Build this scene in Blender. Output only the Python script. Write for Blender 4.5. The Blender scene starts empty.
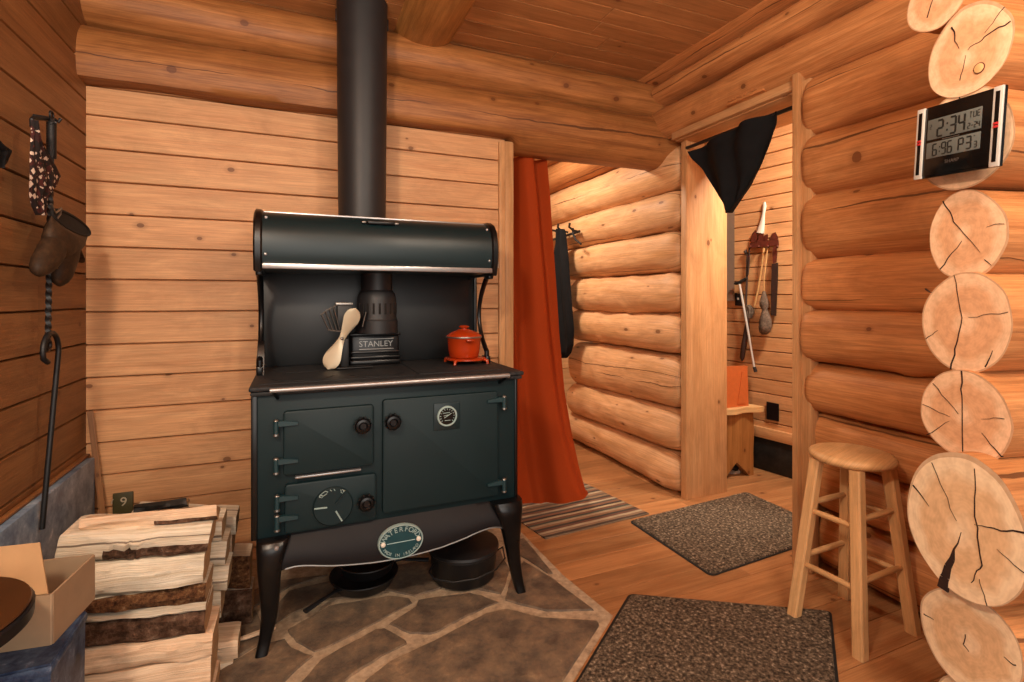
import bpy, bmesh, math, random
from mathutils import Vector, Matrix, noise

random.seed(11)
PI = math.pi
scene = bpy.context.scene
COL = scene.collection

# ------------------------------------------------------------------ camera maths (metres; camera stands at x=0, y=0)
F, CX, HY, H = 513.0, 512.0, 298.0, 1.2
YAW = math.radians(23.02)
SN, CS = math.sin(YAW), math.cos(YAW)


def ray(px, py):
    u = (px - CX) / F
    return Vector((SN + u * CS, CS - u * SN, (HY - py) / F))


def at_y(px, py, Y):
    r = ray(px, py)
    return Vector((0, 0, H)) + r * (Y / r.y)


def at_x(px, py, X):
    r = ray(px, py)
    return Vector((0, 0, H)) + r * (X / r.x)


def at_z(px, py, Z):
    r = ray(px, py)
    return Vector((0, 0, H)) + r * ((Z - H) / r.z)


def at_t(px, py, t):
    return Vector((0, 0, H)) + ray(px, py) * t


def at_pl(px, py, p0, n):
    r = ray(px, py)
    o = Vector((0, 0, H))
    return o + r * ((Vector(p0) - o).dot(n) / r.dot(n))


# ------------------------------------------------------------------ materials
def lin(h):
    h = h.lstrip('#')
    out = []
    for i in (0, 2, 4):
        c = int(h[i:i + 2], 16) / 255
        out.append(c / 12.92 if c <= 0.04045 else ((c + 0.055) / 1.055) ** 2.4)
    return (*out, 1)


class NT:
    def __init__(self, name):
        self.m = bpy.data.materials.new(name)
        self.m.use_nodes = True
        self.t = self.m.node_tree
        self.n = self.t.nodes
        self.b = self.n['Principled BSDF']

    def add(self, typ, **kw):
        n = self.n.new(typ)
        for k, v in kw.items():
            if k.startswith('i_'):
                key = k[2:]
                n.inputs[int(key) if key.isdigit() else key].default_value = v
            else:
                setattr(n, k, v)
        return n

    def link(self, a, ao, b, bi):
        self.t.links.new(a.outputs[ao], b.inputs[bi])

    def math(self, op, a, b=None, clamp=False):
        n = self.add('ShaderNodeMath', operation=op, use_clamp=clamp)
        for i, x in enumerate((a, b)):
            if x is None:
                continue
            if isinstance(x, (int, float)):
                n.inputs[i].default_value = x
            else:
                self.t.links.new(x, n.inputs[i])
        return n.outputs[0]

    def ramp(self, fac, stops):
        n = self.add('ShaderNodeValToRGB')
        el = n.color_ramp.elements
        while len(el) < len(stops):
            el.new(0.5)
        for e, (p, c) in zip(el, stops):
            e.position = p
            e.color = c
        self.t.links.new(fac, n.inputs[0])
        return n.outputs[0]

    def mix(self, fac, a, b, mode='MIX'):
        n = self.add('ShaderNodeMix', data_type='RGBA', blend_type=mode)
        for i, x in ((0, fac), (6, a), (7, b)):
            if isinstance(x, (int, float, tuple)):
                n.inputs[i].default_value = x
            else:
                self.t.links.new(x, n.inputs[i])
        return n.outputs[2]


def plain(name, col, rough=0.5, metal=0.0, spec=0.5, nz=0.0, nscale=40, bump=0.0):
    k = NT(name)
    c = lin(col) if isinstance(col, str) else col
    k.b.inputs['Base Color'].default_value = c
    k.b.inputs['Roughness'].default_value = rough
    k.b.inputs['Metallic'].default_value = metal
    k.b.inputs['Specular IOR Level'].default_value = spec
    tc = k.add('ShaderNodeTexCoord')
    no = k.add('ShaderNodeTexNoise')
    no.inputs['Scale'].default_value = nscale
    no.inputs['Detail'].default_value = 5
    k.link(tc, 'Object', no, 'Vector')
    if nz > 0:
        d = tuple(x * (1 - nz) for x in c[:3]) + (1,)
        l = tuple(min(1, x * (1 + nz)) for x in c[:3]) + (1,)
        k.t.links.new(k.ramp(no.outputs[0], [(0.3, d), (0.7, l)]), k.b.inputs['Base Color'])
    r = k.math('MULTIPLY_ADD', no.outputs[0], 0.12)
    k.n[-1].inputs[2].default_value = max(0, rough - 0.06)
    k.t.links.new(r, k.b.inputs['Roughness'])
    if bump > 0:
        b = k.add('ShaderNodeBump')
        b.inputs['Strength'].default_value = bump
        b.inputs['Distance'].default_value = 0.004
        k.t.links.new(no.outputs[0], b.inputs['Height'])
        k.link(b, 0, k.b, 'Normal')
    return k.m


def wood(name, light, dark, knotc='#5a2c12', rough=0.5, knot=0.5, check=0.0, streak=1.0, tint=0.25, coarse=1.0, kscale=(4.0, 5.5), bump=0.3, bdist=0.003):
    """pine: UVMap in metres with u along the grain, second layer 'pid' = two random numbers for each board or log"""
    k = NT(name)
    uv = k.add('ShaderNodeUVMap', uv_map='UVMap')
    pid = k.add('ShaderNodeUVMap', uv_map='pid')
    ps = k.add('ShaderNodeSeparateXYZ')
    k.link(pid, 0, ps, 0)
    us = k.add('ShaderNodeSeparateXYZ')
    k.link(uv, 0, us, 0)

    def tex(sx, sy, detail=4, dist=0.0, rough_=0.6):
        mp = k.add('ShaderNodeMapping')
        mp.inputs['Scale'].default_value = (sx, sy, 1)
        k.link(uv, 0, mp, 0)
        n = k.add('ShaderNodeTexNoise', noise_dimensions='2D')
        n.inputs['Scale'].default_value = 1
        n.inputs['Detail'].default_value = detail
        n.inputs['Roughness'].default_value = rough_
        n.inputs['Distortion'].default_value = dist
        k.link(mp, 0, n, 'Vector')
        return n.outputs[0]
    L, D = lin(light), lin(dark)
    big = tex(1.6 * coarse, 34 * coarse, 8, 0.5, 0.68)
    fine = tex(5, 170, 5, 0.2, 0.7)
    base = k.ramp(big, [(0.25, D), (0.7, L)])
    M = tuple(0.5 * (a + b) for a, b in zip(L, D))
    fr = k.ramp(fine, [(0.32, (0.68, 0.66, 0.64, 1)), (0.66, (1.12, 1.12, 1.12, 1))])
    base = k.mix(0.55 * streak, base, fr, 'MULTIPLY')
    patch = k.ramp(tex(3.1, 8, 6, 0.8, 0.62), [(0.3, (0.74, 0.70, 0.66, 1)), (0.62, (1.08, 1.08, 1.08, 1))])
    base = k.mix(0.6, base, patch, 'MULTIPLY')
    # per piece tint
    tv = k.math('MULTIPLY_ADD', ps.outputs[0], tint)
    k.n[-1].inputs[2].default_value = 1 - tint / 2
    cmb = k.add('ShaderNodeCombineColor')
    for i in range(3):
        k.t.links.new(tv, cmb.inputs[i])
    base = k.mix(1.0, base, cmb.outputs[0], 'MULTIPLY')
    # knots
    if knot > 0:
        mp = k.add('ShaderNodeMapping')
        mp.inputs['Scale'].default_value = (kscale[0], kscale[1], 1)
        k.link(uv, 0, mp, 0)
        vo = k.add('ShaderNodeTexVoronoi', voronoi_dimensions='2D')
        vo.inputs['Scale'].default_value = 1
        k.link(mp, 0, vo, 'Vector')
        sep = k.add('ShaderNodeSeparateColor')
        k.link(vo, 'Color', sep, 0)
        on = k.math('LESS_THAN', sep.outputs[0], knot)
        siz = k.math('MULTIPLY_ADD', sep.outputs[1], 0.045)
        k.n[-1].inputs[2].default_value = 0.022
        dd = k.math('DIVIDE', vo.outputs['Distance'], siz)
        kn = k.ramp(dd, [(0.45, (1, 1, 1, 1)), (0.75, (0.55, 0.55, 0.55, 1)), (0.95, (0.75, 0.75, 0.75, 1)), (1.0, (0.28, 0.28, 0.28, 1))])
        halo = k.math('SUBTRACT', 1.0, k.math('MULTIPLY', dd, 0.4), True)
        kn2 = k.math('MULTIPLY', k.math('LESS_THAN', dd, 1.0), 0.75)
        fac = k.math('MULTIPLY', on, k.math('MAXIMUM', kn2, k.math('MULTIPLY', halo, 0.45)))
        base = k.mix(fac, base, lin(knotc))
    hgt = fine
    if check > 0:
        w = tex(1.3, 1.6, 5)
        pos = k.math('MULTIPLY_ADD', w, 0.06)
        k.t.links.new(us.outputs[1], k.n[-1].inputs[2])
        per = k.math('FRACT', k.math('MULTIPLY', pos, 3.1))
        dist = k.math('ABSOLUTE', k.math('SUBTRACT', per, 0.5))
        wid = k.math('MULTIPLY', k.math('SUBTRACT', tex(1.1, 1.3, 2), 0.5 - check * 0.1), 0.06, False)
        cr = k.math('LESS_THAN', dist, wid)
        base = k.mix(k.math('MULTIPLY', cr, 0.72), base, lin('#3a1a0a'))
        hgt = k.math('SUBTRACT', fine, cr)
    k.t.links.new(base, k.b.inputs['Base Color'])
    k.b.inputs['Roughness'].default_value = rough
    k.b.inputs['Specular IOR Level'].default_value = 0.35
    b = k.add('ShaderNodeBump')
    b.inputs['Strength'].default_value = bump
    b.inputs['Distance'].default_value = bdist
    k.t.links.new(hgt, b.inputs['Height'])
    k.link(b, 0, k.b, 'Normal')
    return k.m


def endgrain(name, light='#eac29c', mid='#d9a67c', rim='#e6c09a'):
    """UVMap holds the cut face as a unit disc round the pith"""
    k = NT(name)
    uv = k.add('ShaderNodeUVMap', uv_map='UVMap')
    pid = k.add('ShaderNodeUVMap', uv_map='pid')
    ln = k.add('ShaderNodeVectorMath', operation='LENGTH')
    k.link(uv, 0, ln, 0)
    r = ln.outputs['Value']
    ad = k.add('ShaderNodeVectorMath', operation='ADD')
    k.link(uv, 0, ad, 0)
    k.link(pid, 0, ad, 1)
    no = k.add('ShaderNodeTexNoise', noise_dimensions='2D')
    no.inputs['Scale'].default_value = 2.2
    no.inputs['Detail'].default_value = 5
    k.link(ad, 0, no, 'Vector')
    rr = k.math('ADD', r, k.math('MULTIPLY', k.math('SUBTRACT', no.outputs[0], 0.5), 0.35))
    base = k.ramp(rr, [(0.0, lin(light)), (0.12, lin(light)), (0.3, lin(mid)), (0.66, lin(mid)), (0.82, lin(rim)), (0.97, lin(light))])
    ring = k.math('SINE', k.math('MULTIPLY', rr, 95.0))
    rc = k.ramp(k.math('MULTIPLY_ADD', ring, 0.5), [(0.0, (0.88, 0.85, 0.82, 1)), (1.0, (1.05, 1.05, 1.05, 1))])
    k.n[-2].inputs[2].default_value = 0.5
    base = k.mix(0.28, base, rc, 'MULTIPLY')
    n2 = k.add('ShaderNodeTexNoise', noise_dimensions='2D')
    n2.inputs['Scale'].default_value = 6
    n2.inputs['Detail'].default_value = 6
    k.link(ad, 0, n2, 'Vector')
    blot = k.ramp(n2.outputs[0], [(0.35, (0.84, 0.8, 0.76, 1)), (0.6, (1.04, 1.04, 1.04, 1))])
    base = k.mix(0.7, base, blot, 'MULTIPLY')
    edge = k.math('GREATER_THAN', r, 0.965)
    base = k.mix(k.math('MULTIPLY', edge, 0.45), base, lin('#8a5326'))
    k.t.links.new(base, k.b.inputs['Base Color'])
    k.b.inputs['Roughness'].default_value = 0.6
    return k.m


def speck(name, cols, scale=90, rough=0.9, bump=0.6, detail=3, dist=0.006):
    k = NT(name)
    tc = k.add('ShaderNodeTexCoord')
    no = k.add('ShaderNodeTexNoise')
    no.inputs['Scale'].default_value = scale
    no.inputs['Detail'].default_value = detail
    no.inputs['Roughness'].default_value = 0.7
    k.link(tc, 'Object', no, 'Vector')
    n = len(cols)
    k.t.links.new(k.ramp(no.outputs[0], [(0.3 + 0.42 * i / max(1, n - 1), lin(c)) for i, c in enumerate(cols)]), k.b.inputs['Base Color'])
    k.b.inputs['Roughness'].default_value = rough
    k.b.inputs['Specular IOR Level'].default_value = 0.2
    if bump:
        b = k.add('ShaderNodeBump')
        b.inputs['Strength'].default_value = bump
        b.inputs['Distance'].default_value = dist
        k.t.links.new(no.outputs[0], b.inputs['Height'])
        k.link(b, 0, k.b, 'Normal')
    return k.m


M = {}
M['plank'] = wood('pine_plank', '#dca878', '#c88e60', rough=0.5, knot=0.30, tint=0.16, coarse=0.8, kscale=(4.2, 6))
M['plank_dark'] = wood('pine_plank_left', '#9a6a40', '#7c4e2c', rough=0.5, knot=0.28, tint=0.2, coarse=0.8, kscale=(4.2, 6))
M['plank_far'] = wood('pine_plank_mudroom', '#dba878', '#c9925f', rough=0.5, knot=0.2, tint=0.16, coarse=0.8)
M['ceil'] = wood('pine_ceiling_board', '#c58e5c', '#a67042', rough=0.45, knot=0.3, tint=0.2, coarse=0.8)
M['log'] = wood('log_honey', '#d6965f', '#b06e3c', rough=0.55, knot=0.35, check=1.55, tint=0.22, coarse=0.8, streak=1.4, kscale=(3.6, 4.6))
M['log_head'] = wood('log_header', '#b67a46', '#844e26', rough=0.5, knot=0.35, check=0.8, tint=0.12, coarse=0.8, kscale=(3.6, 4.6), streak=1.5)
M['log_far'] = wood('log_pale', '#e0b084', '#c89460', rough=0.55, knot=0.5, check=0.75, tint=0.12, coarse=0.7, streak=1.3, kscale=(3, 7))
M['board'] = wood('pine_trim_board', '#cf9f70', '#ba8656', rough=0.5, knot=0.35, tint=0.1, coarse=0.7)
M['beamw'] = wood('beam_wood', '#c48c50', '#9a6632', rough=0.4, knot=0.2, check=0.4, tint=0.1)
M['floorw'] = wood('floor_board', '#bb8759', '#97643c', rough=0.38, knot=0.12, tint=0.42, coarse=0.6)
M['stoolw'] = wood('birch_stool', '#dfb380', '#cf9e68', rough=0.4, knot=0.0, tint=0.1, coarse=0.6)
M['fire'] = wood('split_firewood', '#fbf1de', '#d2bd9c', knotc='#7a5a3a', rough=0.9, knot=0.12, check=2.0, tint=0.25, coarse=2.2, kscale=(4, 9), bump=0.8, bdist=0.006)
M['fire_pink'] = wood('split_firewood_pink', '#f0d6b8', '#d6b08e', knotc='#7a5a3a', rough=0.9, knot=0.12, check=0.4, tint=0.2, coarse=1.8, kscale=(4, 9), bump=0.6, bdist=0.004)
M['fire_end'] = wood('split_firewood_end', '#c9a67c', '#9d7a56', rough=0.9, knot=0.0, tint=0.2, coarse=3)
M['bark'] = speck('bark', ['#2a1c15', '#4a3324', '#6d5140', '#8f7a66'], 34, 0.95, 1.0, 6, 0.02)
M['bark_red'] = speck('bark_red', ['#2b1911', '#573824', '#7f5838', '#a98a68'], 60, 0.95, 1.0, 6, 0.02)
M['end'] = endgrain('log_end_grain')
M['end_low'] = endgrain('log_end_grain_pale', '#f2d8b4', '#e2bd92', '#f0d8b4')
M['crack'] = plain('log_crack', '#2a1206', 0.95, nz=0.3)
M['green'] = plain('green_enamel', '#0f2327', 0.5, spec=0.3, nz=0.05, nscale=8)
M['hinge'] = plain('hinge_green', '#17343a', 0.45, nz=0.05)
M['greend'] = plain('dark_green_enamel', '#0e2226', 0.36, spec=0.4, nz=0.05, nscale=8)
M['iron'] = plain('black_cast_iron', '#141416', 0.5, nz=0.2, nscale=60, bump=0.08)
M['irong'] = plain('gloss_black_iron', '#09090b', 0.3, spec=0.4, nz=0.1, nscale=60)
M['apron'] = plain('brown_black_enamel', '#120f12', 0.6, spec=0.3, nz=0.08, nscale=12)
M['cook'] = speck('cooktop_iron', ['#1c1d1f', '#2b2c2e', '#38393a'], 60, 0.55, 0.1, 4, 0.001)
M['pipe'] = plain('matte_black_stovepipe', '#201f21', 0.5, nz=0.08, nscale=20)
M['splash'] = plain('black_backsplash', '#121619', 0.42, nz=0.2, nscale=6)
M['chrome'] = plain('chrome', '#a8a6a6', 0.32, 0.75, nz=0.06)
M['steel'] = plain('dull_steel', '#8d8a86', 0.4, 0.9, nz=0.08)
M['rubber'] = plain('black_rubber', '#161514', 0.8)
M['teal'] = plain('teal_badge_enamel', '#123f47', 0.35, nz=0.1)
M['silver'] = plain('pale_badge_lettering', '#9fb7b5', 0.4, 0.2)
M['white'] = plain('white_plastic', '#e4ddd0', 0.45)
M['cream'] = plain('cream_fan_metal', '#cdbfa4', 0.35, 0.25, nz=0.06, nscale=10)
M['redpot'] = plain('orange_red_enamel', '#a8360f', 0.25, nz=0.1, nscale=8)
M['curtain'] = plain('rust_orange_cloth', '#973810', 0.85, spec=0.15, nz=0.08, nscale=300, bump=0.15)
M['blackcloth'] = plain('black_cloth', '#141416', 0.9, spec=0.2, nz=0.25, nscale=14, bump=0.3)
M['leather'] = speck('brown_leather', ['#281c14', '#3a291c', '#4f3927'], 26, 0.6, 0.3, 4, 0.004)
M['leather_dark'] = plain('glove_lining', '#15100d', 0.9)
M['mat'] = speck('brown_loop_mat', ['#1f1913', '#4c4136', '#7c6c5a', '#d2c0a8'], 80, 0.97, 1.0, 4, 0.012)
M['slate'] = speck('blue_grey_slate', ['#4c6079', '#728aa6', '#9ab0c6', '#eef4fa'], 12, 0.35, 0.25, 9, 0.004)
M['bin'] = speck('mottled_blue_bin', ['#141b2c', '#2a3752', '#46566f', '#8d9bb0'], 22, 0.4, 0.3, 8, 0.004)
M['slate_dark'] = speck('dark_slate', ['#1b1a19', '#272523', '#36322e'], 12, 0.5, 0.15, 6, 0.003)
M['stone'] = speck('hearth_flagstone', ['#463c35', '#63564a', '#806c58', '#a88d6e'], 9.0, 0.5, 0.7, 14, 0.016)
M['mortar'] = speck('hearth_mortar', ['#8a7864', '#ad977d', '#c6b094'], 30, 0.95, 0.5, 5, 0.006)
M['card'] = plain('cardboard', '#9c8266', 0.85, nz=0.08, nscale=20)
M['card_in'] = plain('cardboard_tan', '#a8835c', 0.85, nz=0.08, nscale=20)
M['tape'] = plain('clear_tape', '#b79e84', 0.12, nz=0.06)
M['label'] = plain('olive_label', '#8d7443', 0.6)
M['darkwood'] = wood('dark_table_wood', '#4a2c16', '#2f1a0c', rough=0.35, knot=0.0, tint=0.05)
M['blackp'] = plain('black_paint', '#0d0e12', 0.4)
M['lcd'] = plain('grey_lcd', '#5c5f5b', 0.3)
M['digit'] = plain('lcd_digit', '#151614', 0.5)
M['silverp'] = plain('silver_plastic', '#c4bfb7', 0.4, 0.1)
M['clockblack'] = plain('black_clock_face', '#0b0b0b', 0.15)
M['redp'] = plain('red_plastic', '#b3282a', 0.4)
M['orangeb'] = plain('orange_painted_wood', '#bf622e', 0.55, nz=0.06)
M['livewood'] = wood('pale_bench_wood', '#e2bd88', '#cfa168', rough=0.5, knot=0.2, tint=0.05)
M['benchleg'] = wood('bench_leg_wood', '#b27c46', '#8c5a2c', rough=0.5, knot=0.7, tint=0.1, kscale=(5, 7))
M['redbrown'] = plain('red_brown_wood', '#5d281c', 0.5, nz=0.2)
M['darkbrown'] = plain('dark_brown_leather', '#33201a', 0.6, nz=0.2)
M['stick'] = plain('pale_stick', '#c79a62', 0.6, nz=0.15)
M['greybag'] = speck('grey_cloth_bag', ['#4c4038', '#6b5c50', '#8c7c6c'], 50, 0.95, 0.6, 4, 0.006)
M['shoe'] = plain('black_shoe', '#191715', 0.6)
M['shoew'] = plain('pale_shoe_trim', '#b9b1a4', 0.6)
M['grey'] = plain('grey_board', '#8b7867', 0.5, nz=0.05)
M['olive'] = plain('dark_olive_plate', '#453f22', 0.5, nz=0.1)
M['bulb'] = None


def bandana_mat():
    k = NT('patterned_bandana')
    tc = k.add('ShaderNodeTexCoord')
    v = k.add('ShaderNodeTexVoronoi', distance='MANHATTAN')
    v.inputs['Scale'].default_value = 62
    k.link(tc, 'Object', v, 'Vector')
    sep = k.add('ShaderNodeSeparateColor')
    k.link(v, 'Color', sep, 0)
    d = k.math('LESS_THAN', v.outputs['Distance'], 0.62)
    w = k.math('MULTIPLY', d, k.math('GREATER_THAN', sep.outputs[0], 0.36))
    base = k.ramp(sep.outputs[1], [(0.3, lin('#160b0a')), (0.5, lin('#4a1815')), (0.8, lin('#1c0f0e'))])
    k.t.links.new(k.mix(w, base, lin('#cdb6a4')), k.b.inputs['Base Color'])
    k.b.inputs['Roughness'].default_value = 0.9
    return k.m


M['bandana'] = bandana_mat()


def rug_mat():
    k = NT('striped_rag_rug')
    tc = k.add('ShaderNodeTexCoord')
    sp = k.add('ShaderNodeSeparateXYZ')
    k.link(tc, 'Object', sp, 0)
    no = k.add('ShaderNodeTexNoise')
    no.inputs['Scale'].default_value = 60
    mp = k.add('ShaderNodeMapping')
    mp.inputs['Scale'].default_value = (0.25, 1, 1)
    k.link(tc, 'Object', mp, 0)
    k.link(mp, 0, no, 'Vector')
    y = k.math('MULTIPLY', sp.outputs[1], 1 / 0.62)
    y = k.math('ADD', y, 0.5)
    cols = ['#7b6a56', '#4a3a2f', '#8a6d54', '#ab987c', '#6a4636', '#44382f', '#8f684a', '#a08c70', '#4c4a3e', '#77503c',
            '#ac9878', '#3f332c', '#876048', '#5b4f46', '#b5a488', '#7a5540', '#463d36', '#967a5c', '#6b5848', '#8d7056',
            '#b09c80', '#4a3b32', '#7f5a44', '#988469', '#52483e', '#80624c', '#a8977c', '#54443a', '#8c6c54', '#3e342d', '#a5937a', '#75604f']
    n = k.add('ShaderNodeValToRGB')
    n.color_ramp.interpolation = 'CONSTANT'
    el = n.color_ramp.elements
    while len(el) < len(cols):
        el.new(0.5)
    for i, (e, c) in enumerate(zip(el, cols)):
        e.position = i / len(cols)
        e.color = lin(c)
    k.t.links.new(y, n.inputs[0])
    sh = k.ramp(no.outputs[0], [(0.3, (0.65, 0.65, 0.65, 1)), (0.7, (1.1, 1.1, 1.1, 1))])
    k.t.links.new(k.mix(0.8, n.outputs[0], sh, 'MULTIPLY'), k.b.inputs['Base Color'])
    k.b.inputs['Roughness'].default_value = 0.95
    b = k.add('ShaderNodeBump')
    b.inputs['Strength'].default_value = 0.6
    b.inputs['Distance'].default_value = 0.004
    k.t.links.new(no.outputs[0], b.inputs['Height'])
    k.link(b, 0, k.b, 'Normal')
    return k.m


M['rug'] = rug_mat()


# ------------------------------------------------------------------ mesh builder
class MB:
    def __init__(self):
        self.v, self.f, self.fm, self.uv, self.pid = [], [], [], [], []

    def vert(self, p):
        self.v.append(tuple(p))
        return len(self.v) - 1

    def face(self, idx, mat=0, uvs=None, pid=(0.5, 0.5)):
        self.f.append(tuple(idx))
        self.fm.append(mat)
        self.uv.append(uvs or [(self.v[i][0], self.v[i][2]) for i in idx])
        self.pid.append(pid)

    def grid(self, pts, mat=0, closed=False, uvf=None, pid=(0.5, 0.5)):
        """pts[i][j]; closed wraps j"""
        n, m = len(pts), len(pts[0])
        ids = [[self.vert(p) for p in row] for row in pts]
        for i in range(n - 1):
            for j in range(m if closed else m - 1):
                j2 = (j + 1) % m
                q = (ids[i][j], ids[i][j2], ids[i + 1][j2], ids[i + 1][j])
                if uvf:
                    u = [uvf(i, j), uvf(i, j + 1), uvf(i + 1, j + 1), uvf(i + 1, j)]
                else:
                    u = None
                self.face(q, mat, u, pid)
        return ids

    def bm(self, b, mat=0, grain=None, pid=None):
        """take over a bmesh; UV in metres, u along grain axis (0,1,2)"""
        if pid is None:
            pid = (random.random(), random.random())
        o1, o2 = random.uniform(0, 40), random.uniform(0, 40)
        base = len(self.v)
        b.verts.ensure_lookup_table()
        for i, x in enumerate(b.verts):
            x.index = i
            self.v.append(tuple(x.co))
        for f in b.faces:
            if grain is None:
                us = None
            else:
                n = f.normal
                others = [a for a in range(3) if a != grain]
                c = others[0] if abs(n[others[0]]) < abs(n[others[1]]) else others[1]
                us = [(l.vert.co[grain] + o1, l.vert.co[c] + o2) for l in f.loops]
                if abs(n[grain]) > 0.8:
                    us = [(l.vert.co[others[0]] + o1, l.vert.co[others[1]] + o2) for l in f.loops]
            self.face([base + l.vert.index for l in f.loops], mat, us, pid)
        b.free()

    def box(self, lo, hi, bev=0.0, mat=0, grain=None, seg=2, rot=None, pid=None):
        b = bmesh.new()
        bmesh.ops.create_cube(b, size=1)
        lo, hi = Vector(lo), Vector(hi)
        s, c = hi - lo, (hi + lo) / 2
        for v in b.verts:
            v.co = Vector((v.co.x * s.x, v.co.y * s.y, v.co.z * s.z))
        if bev > 0:
            bmesh.ops.bevel(b, geom=list(b.edges), offset=min(bev, min(s) * 0.45), segments=seg, affect='EDGES', profile=0.5)
        b.normal_update()
        g = grain if grain is not None else max(range(3), key=lambda a: s[a])
        base = len(self.v)
        self.bm(b, mat, g, pid)
        for i in range(base, len(self.v)):
            p = Vector(self.v[i])
            if rot is not None:
                p = rot @ p
            self.v[i] = tuple(p + c)
        return base

    def xf(self, base, mat4):
        for i in range(base, len(self.v)):
            self.v[i] = tuple(mat4 @ Vector(self.v[i]))

    def tube(self, pts, r, seg=10, mat=0, cap=True, flat=1.0):
        pts = [Vector(p) for p in pts]
        n = len(pts)
        rs = r if isinstance(r, (list, tuple)) else [r] * n
        rows = []
        prev = None
        L = [0]
        for i in range(1, n):
            L.append(L[-1] + (pts[i] - pts[i - 1]).length)
        o = random.uniform(0, 30)
        for i in range(n):
            d = (pts[min(i + 1, n - 1)] - pts[max(i - 1, 0)]).normalized()
            if prev is None:
                a = d.cross(Vector((0, 0, 1)))
                if a.length < 0.05:
                    a = d.cross(Vector((1, 0, 0)))
                a.normalize()
            else:
                a = (prev - d * prev.dot(d)).normalized()
            prev = a
            b = d.cross(a)
            rows.append([pts[i] + (a * math.cos(t) + b * math.sin(t) * flat) * rs[i] for t in [2 * PI * k / seg for k in range(seg)]])
        ids = self.grid(rows, mat, True, lambda i, j: (L[i] + o, j / seg * 2 * PI * rs[0] + o))
        if cap:
            self.face(ids[0][::-1], mat)
            self.face(ids[-1], mat)

    def lathe(self, prof, c=(0, 0, 0), seg=32, mat=0, axis='z', mats=None):
        c = Vector(c)
        rows = []
        for (r, h) in prof:
            row = []
            for k in range(seg):
                t = 2 * PI * k / seg
                p = (r * math.cos(t), r * math.sin(t), h)
                if axis == 'y':
                    p = (p[0], -p[2], p[1])
                if axis == 'x':
                    p = (p[2], p[0], p[1])
                row.append(c + Vector(p))
            rows.append(row)
        for i in range(len(rows) - 1):
            pass
        ids = [[self.vert(p) for p in row] for row in rows]
        for i in range(len(rows) - 1):
            for j in range(seg):
                j2 = (j + 1) % seg
                self.face((ids[i][j], ids[i][j2], ids[i + 1][j2], ids[i + 1][j]), mats[i] if mats else mat)
        if prof[0][0] > 1e-5:
            self.face(ids[0][::-1], mats[0] if mats else mat)
        if prof[-1][0] > 1e-5:
            self.face(ids[-1], mats[-1] if mats else mat)

    def prism(self, poly, a, b, axis='y', mat=0, capmat=None, uvo=None):
        """poly in the plane across axis, extruded from a to b along it. axis y: poly=(x,z); x: (y,z); z: (x,y)"""
        def P(p, h):
            if axis == 'y':
                return (p[0], h, p[1])
            if axis == 'x':
                return (h, p[0], p[1])
            return (p[0], p[1], h)
        A = [self.vert(P(p, a)) for p in poly]
        B = [self.vert(P(p, b)) for p in poly]
        n = len(poly)
        pid = (random.random(), random.random())
        uo = random.uniform(0, 30)
        cm = mat if capmat is None else capmat
        cu = [(p[1] + uo, p[0] + uo) if uvo == 'z' else (p[0] + uo, p[1] + uo) for p in poly]
        self.face(A, cm, cu, pid)
        self.face(B[::-1], cm, cu[::-1], pid)
        for i in range(n):
            j = (i + 1) % n
            self.face((A[i], B[i], B[j], A[j]), mat, None, pid)

    def mesh(self, name, mats, org, smooth=None):
        me = bpy.data.meshes.new(name)
        o = Vector(org)
        me.from_pydata([tuple(Vector(p) - o) for p in self.v], [], self.f)
        for m in mats:
            me.materials.append(m)
        me.polygons.foreach_set('material_index', self.fm)
        u1 = me.uv_layers.new(name='UVMap')
        u2 = me.uv_layers.new(name='pid')
        a, b = [], []
        for us, pd in zip(self.uv, self.pid):
            for q in us:
                a += [q[0], q[1]]
                b += [pd[0], pd[1]]
        u1.data.foreach_set('uv', a)
        u2.data.foreach_set('uv', b)
        bm = bmesh.new()
        bm.from_mesh(me)
        bmesh.ops.recalc_face_normals(bm, faces=list(bm.faces))
        bm.to_mesh(me)
        bm.free()
        if smooth:
            me.polygons.foreach_set('use_smooth', [True] * len(me.polygons))
            me.set_sharp_from_angle(angle=math.radians(smooth))
        me.update()
        return me

    def islands(self):
        par = list(range(len(self.v)))

        def root(a):
            while par[a] != a:
                par[a] = par[par[a]]
                a = par[a]
            return a
        for f in self.f:
            r = root(f[0])
            for k in f[1:]:
                par[root(k)] = r
        groups = {}
        for i, f in enumerate(self.f):
            groups.setdefault(root(f[0]), []).append(i)
        out = []
        for fi in groups.values():
            m = MB()
            mp = {}
            for i in fi:
                idx = []
                for k in self.f[i]:
                    if k not in mp:
                        mp[k] = m.vert(self.v[k])
                    idx.append(mp[k])
                m.face(idx, self.fm[i], self.uv[i], self.pid[i])
            out.append(m)
        return out

    def each(self, name, mats, parent, smooth=35):
        return [m.build(name, mats, parent, smooth) for m in self.islands()]

    def build(self, name, mats, parent=None, smooth=35, org=None, label=None):
        if not isinstance(mats, (list, tuple)):
            mats = [mats]
        if parent is not None:
            org = ORG[parent.name]
        elif org is None:
            xs = [p[0] for p in self.v]
            ys = [p[1] for p in self.v]
            zs = [p[2] for p in self.v]
            org = ((min(xs) + max(xs)) / 2, (min(ys) + max(ys)) / 2, min(zs))
        o = bpy.data.objects.new(name, self.mesh(name, mats, org, smooth))
        COL.objects.link(o)
        ORG[o.name] = tuple(org)
        if parent is not None:
            o.parent = parent
        else:
            o.location = org
        if label:
            o['label'] = label
        return o


ORG = {}


def thing(name, loc, label, cat, group=None):
    o = bpy.data.objects.new(name, None)
    COL.objects.link(o)
    o.location = loc
    o.empty_display_size = 0.1
    ORG[o.name] = tuple(loc)
    return tag(o, label, cat, group)


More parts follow.
